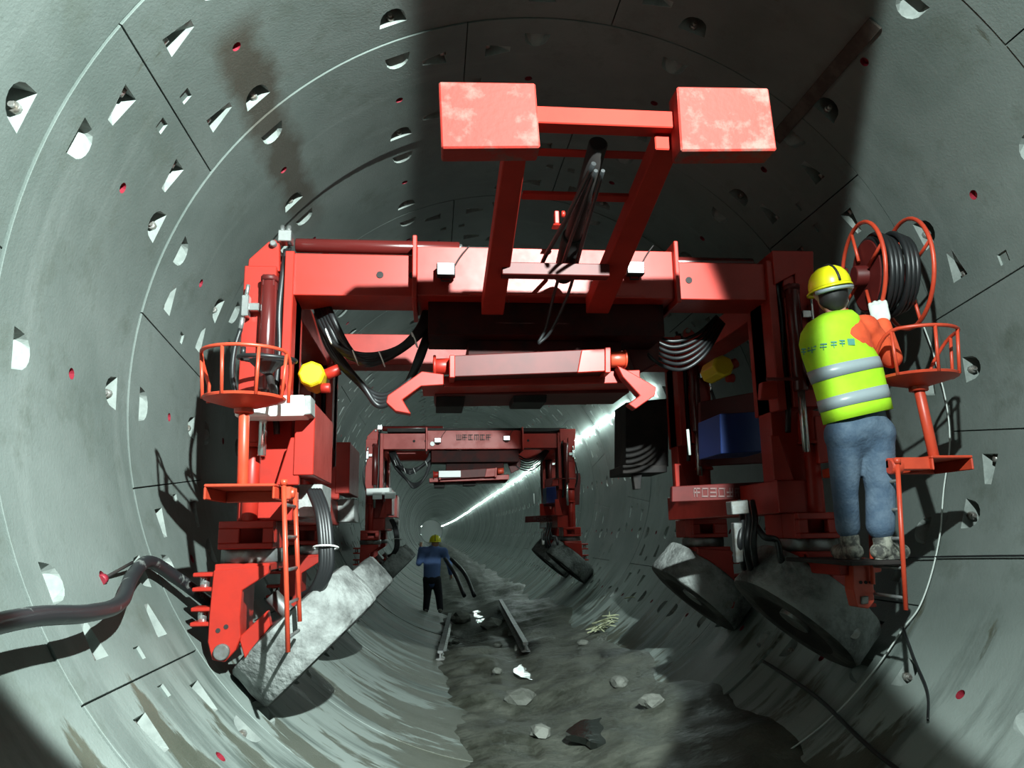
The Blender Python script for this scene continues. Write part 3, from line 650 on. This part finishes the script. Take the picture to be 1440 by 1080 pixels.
# step on which the worker stands, with the bracket below it
q = P(1196, 785, 4.5)
fb = part(MB().pix([(1200, 789), (1228, 787), (1240, 790), (1240, 804), (1228, 806), (1230, 846), (1222, 856), (1206, 854), (1200, 830)], 4.45, .10), 'step_bracket', 'orange', only=True)
part(MB().pix([(1212, 839), (1222, 838), (1222, 849), (1212, 850)], 4.435, .02), 'bracket_pin', 'dullsteel', fb, only=True)
for px in (1211, 1218, 1225):
    q = P(px, 819, 4.445); part(MB().cyl(q, q+Vector((0, .01, 0)), .010, 10), 'bolt_hole', 'dark', fb, 0, only=True)
q0, q1 = P(1185, 783, 4.2), P(1262, 787, 4.2)
part(MB().box(q0.x, q1.x-.02, 4.12, 4.92, q1.z-.025, q1.z), 'step_plate', 'dark', None, only=True)
STEPZ = q1.z
part(MB().box(1.60, 1.66, 4.5, 5.0, STEPZ-.1, STEPZ-.025), 'step_arm', 'red', None, only=True)

# ------------------------------------------------------------------ hose reel on the right
rc = P(1213, 388, 4.66); ax = Vector((1, -.16, 0)).normalized(); wd = P(1270, 388, 4.66).x-rc.x
re = part(MB().ring(rc, ax, .36, .014, 40, 8), 'hose_reel', 'orange', None, 0, only=True)
part(MB().ring(rc+ax*wd, ax, .37, .014, 40, 8), 'reel_rim', 'orange', re, 0, only=True)
for c_, r_ in ((rc, .36), (rc+ax*wd, .37)):
    u = ax.orthogonal().normalized(); w = ax.cross(u)
    for k in range(4):
        a = .5+k*math.pi/2; d = u*math.cos(a)+w*math.sin(a); part(MB().cyl(c_+d*.12, c_+d*r_, .011, 8), 'reel_spoke', 'orange', re, 0, only=True)
part(MB().cyl(rc-ax*.06, rc+ax*(wd+.02), .07, 20).lathe(rc+ax*.02, ax, [(0, 0), (.24, 0), (.24, .012), (0, .012)], 28), 'reel_drum', 'maroon', re, only=True)
for i in range(7):
    part(MB().ring(rc+ax*(.045+i*(wd-.08)/6.2), ax, .245+.03*((i*5) % 3)/2, .020, 30, 8), 'coiled_hose', 'rubber', re, 0, only=True)
part(MB().box(1.70, 1.78, 4.62, 4.70, 2.78, rc.z).box(1.70, 1.78, 4.62, 4.98, 2.74, 2.82).box(rc.x-.12, 1.78, 4.62, 4.70, rc.z-.04, rc.z+.04), 'reel_stand', 'maroon', re, only=True)

# ------------------------------------------------------------------ the second trolley: a copy further down the tunnel
DY2 = 9.35
def copy_tree(o, parent, depth=0):
    c = o.copy(); COL.objects.link(c); c.parent = parent
    for ch in list(o.children):
        if ch.name in SKIP: continue
        copy_tree(ch, c, depth+1)
    return c
T2 = copy_tree(TR, None); T2.location.y += DY2
T2['label'] = 'smaller looking dark red support trolley far behind, with the worker in blue framed by it'
ORI[T2.name] = ORI[TR.name]+Vector((0, DY2, 0))
gl = glyphs(642, 692, 611, 619, 14.27, 6, 'lettering', T2)
for px0, px1, py0, py1 in ((524, 537, 692, 702), (541, 556, 692, 701)):
    q0, q1 = P(px0, py0, 14.0), P(px1, py1, 14.0); part(MB().box(q0.x, q1.x, 14.0, 14.06, q1.z, q0.z), 'label_plate', 'white', T2)
q0, q1 = P(617, 662, 14.2), P(648, 671, 14.2); part(MB().box(q0.x, q1.x, 14.2, 14.26, q1.z, q0.z), 'label_plate', 'white', T2)
q = P(608, 624, 14.25); part(MB().cyl(q, q+Vector((0, .05, 0)), .045, 14), 'beam_lamp', 'white', T2)
q0, q1 = P(545, 607, 14.5), P(795, 604, 14.5); part(MB().box(q0.x, q1.x, 14.4, 14.75, q1.z-.05, q1.z+.02), 'folded_boom', 'dark', T2)

# ------------------------------------------------------------------ LED tubes along the right wall
ls = empty('led_light_line', wall(115.6, 11.2, .07), label='bright line of white LED tubes along the upper right tunnel wall', cat='tunnel lights')
k = 0; y = 11.0
while y < 189:
    th = 115.6+random.uniform(-.5, .5)
    p0, p1 = wall(th, y, .07), wall(th+random.uniform(-.8, .8), y+1.28, .07)
    t = MB().cyl(p0, p1, .022, 8).build('led_tube', 'led', ls)
    if y < 40:
        MB().cyl(wall(th, y+.12, .06), wall(th, y+.12, 0), .012, 6).cyl(wall(th, y+1.1, .06), wall(th, y+1.1, 0), .012, 6).build('tube_clip', 'dullsteel', t)
    y += 1.5; k += 1

for y in (172, 176, 180, 184):      # unseen extra tubes, added to brighten the end cap
    MB().cyl(wall(-115, y, .07), wall(-115, y+1.28, .07), .03, 8).build('led_tube', 'led', ls); MB().cyl(wall(-75, y, .07), wall(-75, y+1.28, .07), .03, 8).build('led_tube', 'led', ls)
# ------------------------------------------------------------------ hoses and cables on the lining
def on_wall(pts, r, name, m, label, cat, n=10):
    c = bez([wall(th, y, off) for th, y, off in pts], 10)
    for q in c:      # keep it off the concrete
        d = Vector((q.x, 0, q.z-RT)); 
        cl = .012 if r < .02 else .025
        if d.length > RT-r-cl: d.normalize(); q.x = d.x*(RT-r-cl); q.z = RT+d.z*(RT-r-cl)
    return MB().tube(c, r, n).build(name, m, label=label, cat=cat)
on_wall([(-61.3, 2.2, .20), (-61.6, 2.9, .20), (-61.0, 3.4, .18), (-61.6, 3.85, .14), (-64.6, 4.25, .10), (-66.2, 4.62, .08), (-63.2, 4.92, .10), (-59.0, 5.2, .12), (-55.5, 5.6, .10), (-53, 6.1, .06), (-52, 6.8, .05)],
        .037, 'hose', 'hose', 'thick muddy black hose bending along the lower left tunnel wall', 'hose', 12)
on_wall([(100, 5.0, .0), (84, 4.9, 0), (75, 4.93, 0), (67.6, 4.88, 0), (58, 4.84, 0), (53.6, 4.9, 0), (46, 4.93, 0), (39.4, 4.95, 0), (31, 5.0, 0), (27, 5.05, 0)], .0055, 'cable', 'cable', 'thin pale cable curving down the lower right wall beside the ladder', 'cable', 6)
on_wall([(54.3, 4.91, 0), (50, 4.62, 0), (46.5, 4.36, 0), (43, 4.2, 0)], .008, 'cable', 'rubber', 'short thin black line on the lower right wall below the ladder', 'cable', 6)  # thin black tube laid down the wall
on_wall([(42.5, 6.3, 0), (41.5, 5.79, 0), (40, 5.2, 0), (37.5, 4.6, 0), (36.2, 4.23, 0), (35, 3.7, 0)], .014, 'cable', 'rubber', 'black cable running from under the right wheel to the bottom edge', 'cable', 8)
on_wall([(64.6, 5.3, 0), (65.0, 4.9, 0), (65.5, 4.3, 0), (65.9, 3.7, 0)], .006, 'cable', 'rubber', 'thin black line level along the right wall beyond the ladder', 'cable', 6)  # thin black tube laid level on the wall
# rusty strip along the upper right lining
mb = MB(); y0, y1 = 3.86, 5.25; A = []
for yy in (y0, y1):
    for th, off in ((137.3, .0), (139.4, .0), (139.4, .016), (137.3, .016)): A.append(wall(th, yy, off))
mb.hexa([A[0], A[1], A[5], A[4]], [A[3], A[2], A[6], A[7]])
mb.build('steel_strip', 'rust', bevel=.004, label='rusty flat steel strip lying along the upper right lining beside the right pad', cat='steel strip')
# red rod out of a grout hole on the left
r0, r1 = wall(-65.3, 4.12, 0), wall(-66.4, 4.40, .07)
rd = MB().cyl(r0, r1, .009, 8).build('grout_lance', 'dark', label='thin dark rod with a red cap leaning out of the lower left wall', cat='rod')
MB().cyl(r0-(r1-r0)*.02, r0+(r1-r0)*.09, .028, 12).build('rod_cap', 'plug', rd)

# ------------------------------------------------------------------ rails, stones and litter in the invert
def rail(pa, pb, ya, yb, label):
    a, b = P(*pa, ya), P(*pb, yb); a.z = mudz(a.x, a.y)+.03; b.z = mudz(b.x, b.y)+.03
    d = (b-a).normalized(); sd = Vector((d.y, -d.x, 0)).normalized(); up = Vector((0, 0, 1)); 
    prof = [(-.06, 0), (.06, 0), (.06, .015), (.012, .03), (.012, .085), (.035, .095), (.035, .125), (-.035, .125), (-.035, .095), (-.012, .085), (-.012, .03), (-.06, .015)]
    n = len(prof); mb = MB(); mb.add([a+sd*u+up*w for u, w in prof]+[b+sd*u+up*w for u, w in prof], [tuple(range(n-1, -1, -1)), tuple(range(n, 2*n))]+[(i, (i+1) % n, n+(i+1) % n, n+i) for i in range(n)])
    o = mb.build('rail', 'dullsteel', label=label, cat='rail', group='short rails on the tunnel floor')
    L = (b-a).length; k = 0
    for i in range(4):
        c = a+d*(L*(.12+.25*i)); MB().hexa([c-sd*.11-d*.06-up*.09, c+sd*.11-d*.06-up*.09, c+sd*.11+d*.06-up*.09, c-sd*.11+d*.06-up*.09], [c-sd*.10-d*.05-up*.002, c+sd*.10-d*.05-up*.002, c+sd*.10+d*.05-up*.002, c-sd*.10+d*.05-up*.002]).build('packing_block', 'rock', o, .01)
rail((619, 935), (633, 872), 11.0, 16.0, 'left one of the two short muddy steel rails on the floor')
rail((740, 940), (704, 864), 10.8, 16.4, 'right one of the two short muddy steel rails on the floor')
def rock(px, py, s, seed, label, flat=.6):
    # slide down the sight line until it meets the mud
    Y = 5.0
    while Y < 22:
        q = P(px, py, Y)
        if q.z <= mudz(q.x, Y)+.02: break
        Y += .05
    bm = bmesh.new(); bmesh.ops.create_icosphere(bm, subdivisions=2, radius=1)
    r = random.Random(seed); sc = Vector((s*r.uniform(.8, 1.3), s*r.uniform(.8, 1.2), s*flat)); off = Vector((seed*3.3, 0, 0))
    mb = MB(); mb.add([q+Vector((0, 0, s*flat*.35))+Vector((v.co.x*sc.x, v.co.y*sc.y, v.co.z*sc.z))*(1+.38*noise.noise(v.co*1.4+off)) for v in bm.verts], [tuple(v.index for v in f.verts) for f in bm.faces]); bm.free()
    mb.build('stone', 'rock', label=label, cat='stone', group='stones on the muddy floor')
rock(732, 985, .17, 3, 'largest pale stone lying in the puddle below the right rail', .55)
for i, (px, py, s, lb) in enumerate(((690, 882, .2, 'muddy lump between the far ends of the two rails'), (648, 872, .2, 'muddy lump beside the far end of the left rail'), (640, 905, .08, 'small stone against the middle of the left rail'),
        (700, 908, .08, 'small stone against the inner side of the right rail'), (558, 1007, .12, 'stone alone on the mud left of the rails'), (700, 945, .07, 'small stone between the near ends of the rails'),
        (760, 1032, .09, 'small stone near the bottom edge left of the puddle'), (872, 962, .1, 'stone on the mud right of the big pale stone'), (917, 990, .1, 'rightmost stone on the mud below the right wheels'), (820, 905, .06, 'small stone just left of the straw tangle'))):
    rock(px, py, s, 11+i, lb)
mb = MB(); q = P(850, 903, 11.5); q.z = mudz(q.x, 11.5)+.01
c0 = P(850, 902, 10.9); z0 = max(mudz(c0.x, 10.9), RT-math.sqrt(RT**2-min(c0.x, 2)**2))+.02
for i in range(34):
    r = random.Random(i); a = r.uniform(0, 6.28); l = r.uniform(.08, .22); x, y = c0.x+r.gauss(0, .12), 10.9+r.gauss(0, .12)
    zz = max(mudz(x, y), RT-math.sqrt(RT**2-x*x))+.02
    mb.tube([(x-l*math.cos(a), y-l*math.sin(a), zz+.02), (x, y, zz+r.uniform(.03, .08)), (x+l*math.cos(a), y+l*math.sin(a), zz+.02)], .008, 5)
mb.build('straw_tangle', 'straw', kind='stuff', label='tangle of pale straw on the mud right of the rails', cat='straw')
# suction pipes by the worker in blue
def ground(px, py, Y): q = P(px, py, Y); return q
for off, lb in ((0, 'left one of the two black pipes leaning beside the worker in blue'), (14, 'right one of the two black pipes leaning beside the worker in blue')):
    a, b, c = P(626+off*.6, 786, 16.6), P(640+off, 808, 16.0), P(653+off, 838, 15.4)
    c.z = max(c.z, .2)
    MB().tube(bez([a, b, c], 6), .04, 10).build('pipe', 'rubber', label=lb, cat='pipe', group='pipes beside the far worker')

# ------------------------------------------------------------------ people
def blob(name, caps, voxel, m, parent, smooth=6, **k):
    """tapered limbs and volumes fused into one continuous surface"""
    mb = MB()
    for c in caps:
        p0, p1, r0, r1 = Vector(c[0]), Vector(c[1]), c[2], c[3]
        side = Vector(c[4]) if len(c) > 4 else Vector((1, 0, 0)); flat = c[5] if len(c) > 5 else 1.0
        d = p1-p0; L = d.length
        d = d.normalized() if L > 1e-5 else Vector((0, 0, 1))
        u = side-d*side.dot(d); u = u.normalized() if u.length > 1e-3 else d.orthogonal().normalized(); w = d.cross(u)
        n = 16; rings = [(p0, r0*math.sin(h), -r0*math.cos(h)) for h in (.15, .5, .9, 1.25)]+[(p0, r0, 0)]+[(p1, r1, 0)]+[(p1, r1*math.cos(h), r1*math.sin(h)) for h in (.32, .67, 1.07, 1.42)]
        vs = [q+d*hh+(u*math.cos(2*math.pi*j/n)+w*flat*math.sin(2*math.pi*j/n))*rr for q, rr, hh in rings for j in range(n)]
        K = len(rings); fs = [(i*n+j, i*n+(j+1) % n, (i+1)*n+(j+1) % n, (i+1)*n+j) for i in range(K-1) for j in range(n)]
        mb.add(vs, fs+[tuple(range(n-1, -1, -1)), tuple((K-1)*n+j for j in range(n))], 0, True)
    me = bpy.data.meshes.new('t'); me.from_pydata([tuple(v) for v in mb.v], [], mb.f)
    to = bpy.data.objects.new('t', me); COL.objects.link(to)
    r = to.modifiers.new('r', 'REMESH'); r.mode = 'VOXEL'; r.voxel_size = voxel; r.use_smooth_shade = True
    if smooth: s_ = to.modifiers.new('s', 'SMOOTH'); s_.iterations = smooth; s_.factor = .5
    dg = bpy.context.evaluated_depsgraph_get(); dg.update(); m2 = bpy.data.meshes.new_from_object(to.evaluated_get(dg))
    out = MB(); out.add([v.co.copy() for v in m2.vertices], [tuple(p.vertices) for p in m2.polygons], 0, True)
    bpy.data.objects.remove(to); bpy.data.meshes.remove(me); bpy.data.meshes.remove(m2)
    return out.build(name, m, parent, **k)
def loft(rings, n=36, close=False):      # rings: (centre, right vector, forward vector, half width, half depth)
    mb = MB(); vs = []
    for c, rv, fv, a, b in rings:
        for j in range(n):
            h = 2*math.pi*j/n; cs, sn = math.cos(h), math.sin(h)
            vs.append(Vector(c)+rv*(a*math.copysign(abs(cs)**.82, cs))+fv*(b*math.copysign(abs(sn)**.82, sn)))
    K = len(rings); mb.add(vs, [(i*n+j, i*n+(j+1) % n, (i+1)*n+(j+1) % n, (i+1)*n+j) for i in range(K-1) for j in range(n)], 0, True)
    return mb
def helmet(c, up, fwd, r, parent, m):
    up = Vector(up).normalized(); fwd = (Vector(fwd)-up*Vector(fwd).dot(up)).normalized(); rt = fwd.cross(up); c = Vector(c)
    mb = MB(); n = 32; vs = []; prof = [(1.0, 0), (1.0, .12), (.97, .32), (.88, .56), (.72, .78), (.48, .94), (.2, 1.0), (.02, 1.01)]
    for a, h in prof:
        for j in range(n):
            t = 2*math.pi*j/n; vs.append(c+rt*(math.cos(t)*a*r*.94)+fwd*(math.sin(t)*a*r*1.12)+up*(h*r*1.0))
    mb.add(vs, [(i*n+j, i*n+(j+1) % n, (i+1)*n+(j+1) % n, (i+1)*n+j) for i in range(len(prof)-1) for j in range(n)], 0, True)
    h = mb.build('helmet', m, parent, 0)
    b = MB(); vs = []      # brim, longer in front
    for k, (e, dz) in enumerate(((0, 0), (1, -.012), (1, -.022), (0, -.012))):
        for j in range(n):
            t = 2*math.pi*j/n; ex = r*(.05+.26*max(0, math.sin(t))**2)*e
            vs.append(c+rt*(math.cos(t)*(r*.94+ex))+fwd*(math.sin(t)*(r*1.12+ex))+up*dz)
    b.add(vs, [(i*n+j, i*n+(j+1) % n, ((i+1) % 4)*n+(j+1) % n, ((i+1) % 4)*n+j) for i in range(4) for j in range(n)], 0, True)
    b.build('brim', m, h, 0)
    ri = MB().tube([c+fwd*(math.cos(t)*r*1.125)+up*(math.sin(t)*r*1.02+.004) for t in [math.pi*q/16 for q in range(17)]], .009, 6)
    ri.build('helmet_ridge', m if False else 'hair', h, 0)
    return h
def glove(wrist, direction, palm_n, parent, m, curl=.9, s=1.0, name='glove'):
    """palm, four unequal curling fingers and a thumb leaving the side of the palm"""
    d = Vector(direction).normalized(); nn = Vector(palm_n); nn = (nn-d*nn.dot(d)).normalized(); sd = d.cross(nn); w = Vector(wrist)
    caps = [(w, w+d*.035*s, .030*s, .034*s, sd, .7), (w+d*.03*s-sd*.012*s, w+d*.085*s-sd*.016*s, .030*s, .026*s, sd, .55), (w+d*.03*s+sd*.012*s, w+d*.085*s+sd*.018*s, .030*s, .026*s, sd, .55)]
    for i, ln in enumerate((.066, .078, .072, .056)):
        b = w+d*.088*s+sd*(.033-.022*i)*s; dirn = d.copy(); ang = 0
        for q in range(3):
            ang += curl*(.55 if q == 0 else .8); dd = d*math.cos(ang)+nn*math.sin(ang); e = b+dd*ln*s*(.45, .32, .26)[q]
            caps.append((b, e, (.0105, .0098, .009)[q]*s, (.0098, .009, .008)[q]*s)); b = e
    t0 = w+d*.028*s+sd*.028*s; t1 = t0+(sd*.8+d*.5+nn*.4).normalized()*.036*s; t2 = t1+(d*.75+nn*.7+sd*.1).normalized()*.034*s
    caps += [(t0, t1, .014*s, .0115*s), (t1, t2, .0115*s, .009*s)]
    return blob(name, caps, .0045*s, m, parent, 2)

# ---- worker in the high-visibility vest, back to the camera, turning the hose reel
dY = 4.28
PEL = P(1209, 600, dY); CHE = P(1190, 510, dY-.02); NEK = P(1178, 444, dY-.03); HED = P(1168, 412, dY-.03)
w1 = empty('person', (PEL.x, dY, STEPZ), label='worker in yellow helmet, yellow-green vest and jeans standing at the hose reel', cat='person')
SHL, SHR = P(1150, 474, dY+.03), P(1216, 462, dY+.0)
ELR, HNR = P(1253, 503, dY+.06), P(1240, 452, dY+.10)
ELL, HNL = P(1156, 540, dY+.20), P(1170, 530, dY+.42)
HPL, HPR = P(1188, 612, dY), P(1230, 610, dY)
KNL, KNR = P(1188, 690, dY+.06), P(1238, 688, dY+.0)
ANL, ANR = P(1195, 756, dY+.10), P(1241, 755, dY-.02)
UP = (NEK-PEL).normalized(); RGT = (SHR-SHL).normalized(); FWD = UP.cross(RGT).normalized()
if FWD.y < 0: FWD = -FWD
torso = [(PEL, PEL+UP*.10, .155, .150, RGT, .68), (PEL+UP*.12, CHE, .15, .165, RGT, .66), (CHE, CHE+UP*.14, .168, .155, RGT, .66), (SHL, SHR, .072, .072), (CHE+UP*.2, NEK, .10, .062)]
arms = [(SHL, ELL, .060, .048), (ELL, HNL, .046, .034), (SHR, ELR, .062, .050), (ELR, HNR, .048, .036)]
legs = [(HPL, KNL, .092, .066), (KNL, ANL, .064, .046), (HPR, KNR, .092, .066), (KNR, ANR, .064, .046), (PEL, HPL, .12, .10), (PEL, HPR, .12, .10)]
hd = [(NEK, HED-UP*.03, .058, .060), (HED-UP*.04, HED+UP*.06, .082, .086, RGT, 1.12), (HED-UP*.07+FWD*.045, HED-UP*.07+FWD*.05, .048, .046), (HED+FWD*.098-UP*.01, HED+FWD*.108-UP*.03, .011, .015),
      (HED+RGT*.088-UP*.02, HED+RGT*.092+UP*.008, .016, .02), (HED-RGT*.088-UP*.02, HED-RGT*.092+UP*.008, .016, .02)]
feet = [(ANL, ANL+Vector((.01, .0, -.05)), .042, .04), (ANR, ANR+Vector((.01, 0, -.05)), .042, .04)]
hands = [(HNL, HNL+(HNL-ELL).normalized()*.04, .024, .018), (HNR, HNR+(HNR-ELR).normalized()*.04, .024, .018)]
blob('body', torso+arms+legs+hd+feet+hands, .012, 'skin', w1, 5)
sl_ = .016
jk = blob('jacket', [(a_, b_, r_+sl_, q_+sl_, *rest) for a_, b_, r_, q_, *rest in torso[1:4]] + [(SHL, ELL, .068, .062), (ELL, ELL.lerp(HNL, .92), .062, .050), (SHR, ELR, .080, .068), (ELR, ELR.lerp(HNR, .90), .066, .050),
          (CHE+UP*.22, NEK-UP*.01, .10, .068)], .011, 'jacket', w1, 4)
blob('jeans', [(HPL, KNL, .108, .076), (KNL, ANL+UP*.06, .074, .070), (HPR, KNR, .112, .086), (KNR, ANR+UP*.06, .084, .080), (PEL, HPL, .135, .12), (PEL, HPR, .135, .12), (PEL-UP*.02, PEL+UP*.08, .168, .162, RGT, .72)], .011, 'jeans', w1, 4)
# vest: open at hem, arms and neck
VR = []
def vring(px_l, py_l, px_r, py_r, dep):
    a, b = P(px_l, py_l, dY), P(px_r, py_r, dY); c = (a+b)/2; rv = (b-a); hw = rv.length/2; rv.normalize(); fv = Vector((0, 1, 0)); VR.append((c, rv, fv, hw, dep))
for a_ in ((1163, 596, 1249, 577, .155), (1159, 580, 1246, 562, .155), (1153, 560, 1240, 540, .150), (1147, 540, 1236, 520, .148), (1139, 520, 1229, 503, .148), (1132, 500, 1219, 487, .146), (1127.5, 482, 1210, 474, .138), (1130, 466, 1206, 459, .138), (1138, 453, 1203, 448, .124), (1153, 443, 1196, 440, .088)): vring(*a_)
ve = loft(VR).build('vest', 'vest', w1)
sol = ve.modifiers.new('cloth', 'SOLIDIFY'); sol.thickness = .004
def band(i0, f0, i1, f1):
    def at_(i, f):
        A, B = VR[i], VR[i+1]; return (A[0].lerp(B[0], f), A[1].lerp(B[1], f).normalized(), A[2], A[3]+(B[3]-A[3])*f+.003, A[4]+(B[4]-A[4])*f+.003)
    o = loft([at_(i0, f0), at_(i1, f1)]).build('reflective_strip', 'reflect', ve); s_ = o.modifiers.new('c', 'SOLIDIFY'); s_.thickness = .0015; s_.offset = 0
band(1, .05, 1, .85); band(3, .05, 3, .90)
# printed marks across the back
def vest_y(p):      # where the back of the vest lies behind a point
    k_ = min(range(len(VR)-1), key=lambda q: abs((VR[q][0].z+VR[q+1][0].z)/2-p.z)); A_, B_ = VR[k_], VR[k_+1]
    f_ = max(0, min(1, (p.z-A_[0].z)/(B_[0].z-A_[0].z))); c_ = A_[0].lerp(B_[0], f_); a_ = A_[3]+(B_[3]-A_[3])*f_; b_ = A_[4]+(B_[4]-A_[4])*f_
    u_ = min(.98, abs(p.x-c_.x)/a_); return c_.y-b_*(1-u_**2.44)**.41
for (x0, x1) in ((1138, 1144), (1147, 1153), (1157, 1164), (1169, 1176), (1180, 1187), (1191, 1201)):
    yc = 490-(x0-1136)*.15; pm = MB()
    for (a0, b0, a1, b1) in (((0, 0, 1, .2), (0, .45, 1, .62), (.4, 0, .6, 1)) if x0 != 1191 else ((0, 0, 1, 1),)):
        p0, p1 = P(x0+(x1-x0)*a0, yc-5+b0*9, dY-.14), P(x0+(x1-x0)*a1, yc-5+b1*9, dY-.14)
        y0, y1 = vest_y(p0), vest_y(p1); za, zb = min(p0.z, p1.z), max(p0.z, p1.z); e = .007
        pm.hexa([(p0.x, y0-e, za), (p1.x, y1-e, za), (p1.x, y1+.004, za), (p0.x, y0+.004, za)], [(p0.x, y0-e, zb), (p1.x, y1-e, zb), (p1.x, y1+.004, zb), (p0.x, y0+.004, zb)])
    pm.build('vest_print', 'print', ve)
hm = helmet(HED+UP*.035-FWD*.005, UP+RGT*-.03, FWD, .128, w1, 'helmet')
blob('hair', [(HED-UP*.03-FWD*.02, HED+UP*.03-FWD*.015, .088, .094, RGT, 1.08), (HED-UP*.075-FWD*.035, HED-UP*.04-FWD*.03, .058, .07)], .01, 'hair', w1, 4)
hb = []
for t in range(9):
    a_ = math.pi*(1.12+.76*t/8); hb.append(HED+UP*.005+RGT*(math.cos(a_)*.118)+FWD*(math.sin(a_)*.125-.005))
MB().tube(hb, .016, 8).build('headband', 'reflect', hm)
MB().tube([HED+RGT*.10-UP*.0, HED+RGT*.095-UP*.07, HED+RGT*.06-UP*.12], .006, 6).build('chin_strap', 'white', hm)
glove(HNR-(HNR-ELR).normalized()*.02, HNR-ELR+Vector((0, 0, .03)), (.55, .8, 0), w1, 'glove', .75, 1.32)
glove(HNL-(HNL-ELL).normalized()*.02, HNL-ELL, (0, .2, -1), w1, 'glove', .6, 1.25)
for an, tw in ((ANL, .1), (ANR, .55)):
    d = Vector((tw, 1, 0)).normalized(); s = Vector((d.y, -d.x, 0)); hl = Vector((an.x, an.y, STEPZ))
    if an is ANR: d = Vector((.9, .45, 0)).normalized(); s = Vector((d.y, -d.x, 0))
    sh = blob('shoe', [(hl-d*.05+Vector((0, 0, .045)), hl+d*.18+Vector((0, 0, .040)), .050, .046, s, 1.0), (hl+Vector((0, 0, .06)), hl+Vector((0, 0, .12)), .052, .056), (hl+d*.02+Vector((0, 0, .07)), hl+d*.13+Vector((0, 0, .05)), .04, .036)], .008, 'shoe', w1, 3)
    pts = [hl+d*(.06+.145*math.cos(t))+s*(.048*math.sin(t)*(1+.12*math.cos(t))) for t in [2*math.pi*q/24 for q in range(24)]]
    MB().add([p_+Vector((0, 0, .002)) for p_ in pts]+[p_+Vector((0, 0, .022)) for p_ in pts], [tuple(range(23, -1, -1)), tuple(range(24, 48))]+[(j, (j+1) % 24, 24+(j+1) % 24, 24+j) for j in range(24)]).build('sole', 'shoe', sh)

# ---- worker in blue, far down the tunnel
Y2 = 17.2; f0 = P(606, 862, Y2); gz = max(mudz(f0.x, Y2), RT-math.sqrt(RT**2-f0.x**2))
w2 = empty('person', (f0.x, Y2, gz), label='worker in blue shirt, black trousers and yellow helmet far down the tunnel', cat='person')
Z = lambda px, py, dy=0: P(px, py, Y2+dy)
pe, ch, nk, he = Z(607, 815), Z(608, 787), Z(610, 772), Z(612, 763)
sl2, sr2 = Z(596, 775), Z(624, 776); el, er = Z(589, 792, -.05), Z(632, 794, .1); hl_, hr_ = Z(592, 768, .2), Z(634, 808, .25)
kl, kr = Z(601, 836, .05), Z(617, 836, .05); al, ar_ = Z(599, 855), Z(619, 857)
al.z = ar_.z = gz+.09
hl2, hr2 = Z(602, 815), Z(613, 815)
R3 = Vector((1, 0, 0)); U3 = Vector((0, 0, 1)); F3 = Vector((0, 1, 0))
T = [(pe, ch, .15, .165, R3, .68), (ch, nk-U3*.08, .165, .15, R3, .66), (sl2, sr2, .07, .07), (nk-U3*.05, nk, .09, .06)]
A = [(sl2, el, .06, .05), (el, hl_, .048, .036), (sr2, er, .06, .05), (er, hr_, .048, .036)]
Lg = [(hl2, kl, .09, .065), (kl, al, .062, .046), (hr2, kr, .09, .065), (kr, ar_, .062, .046), (pe, hl2, .11, .1), (pe, hr2, .11, .1)]
Hh = [(nk, he, .055, .06), (he-U3*.04, he+U3*.05, .08, .085, R3, 1.12), (he-U3*.06+F3*.04, he-U3*.05+F3*.05, .048, .046), (he+F3*.1, he+F3*.105-U3*.02, .012, .014)]
Ft = [(al, al+F3*.14-U3*.04, .045, .04), (ar_, ar_+F3*.14-U3*.04, .045, .04)]
Hd = [(hl_, hl_+(hl_-el).normalized()*.07, .032, .034), (hr_, hr_+(hr_-er).normalized()*.07, .032, .034)]
blob('body', T+A+Lg+Hh+Ft+Hd, .016, 'skin', w2, 4)
blob('shirt', [(a_, b_, r_+.03, q_+.03, *rest) for a_, b_, r_, q_, *rest in T[:3]]+[(sl2, el, .082, .068), (el, el.lerp(hl_, .85), .066, .052), (sr2, er, .082, .068), (er, er.lerp(hr_, .85), .066, .052)], .016, 'shirt', w2, 4)
blob('trousers', [(hl2, kl, .115, .088), (kl, al, .086, .07), (hr2, kr, .115, .088), (kr, ar_, .086, .07), (pe, hl2, .14, .12), (pe, hr2, .14, .12)], .016, 'trousers', w2, 4)
for an in (al, ar_): blob('shoe', [(an-F3*.05-U3*.045, an+F3*.17-U3*.05, .05, .042), (an, an-U3*.03, .05, .05)], .014, 'shoe', w2, 2)
for a_, b_ in ((el, hl_), (er, hr_)): glove(b_, b_-a_, (0, .6, -.6), w2, 'glove', .7, 1.05)
helmet(he+U3*.03, U3, F3, .135, w2, 'helmet')
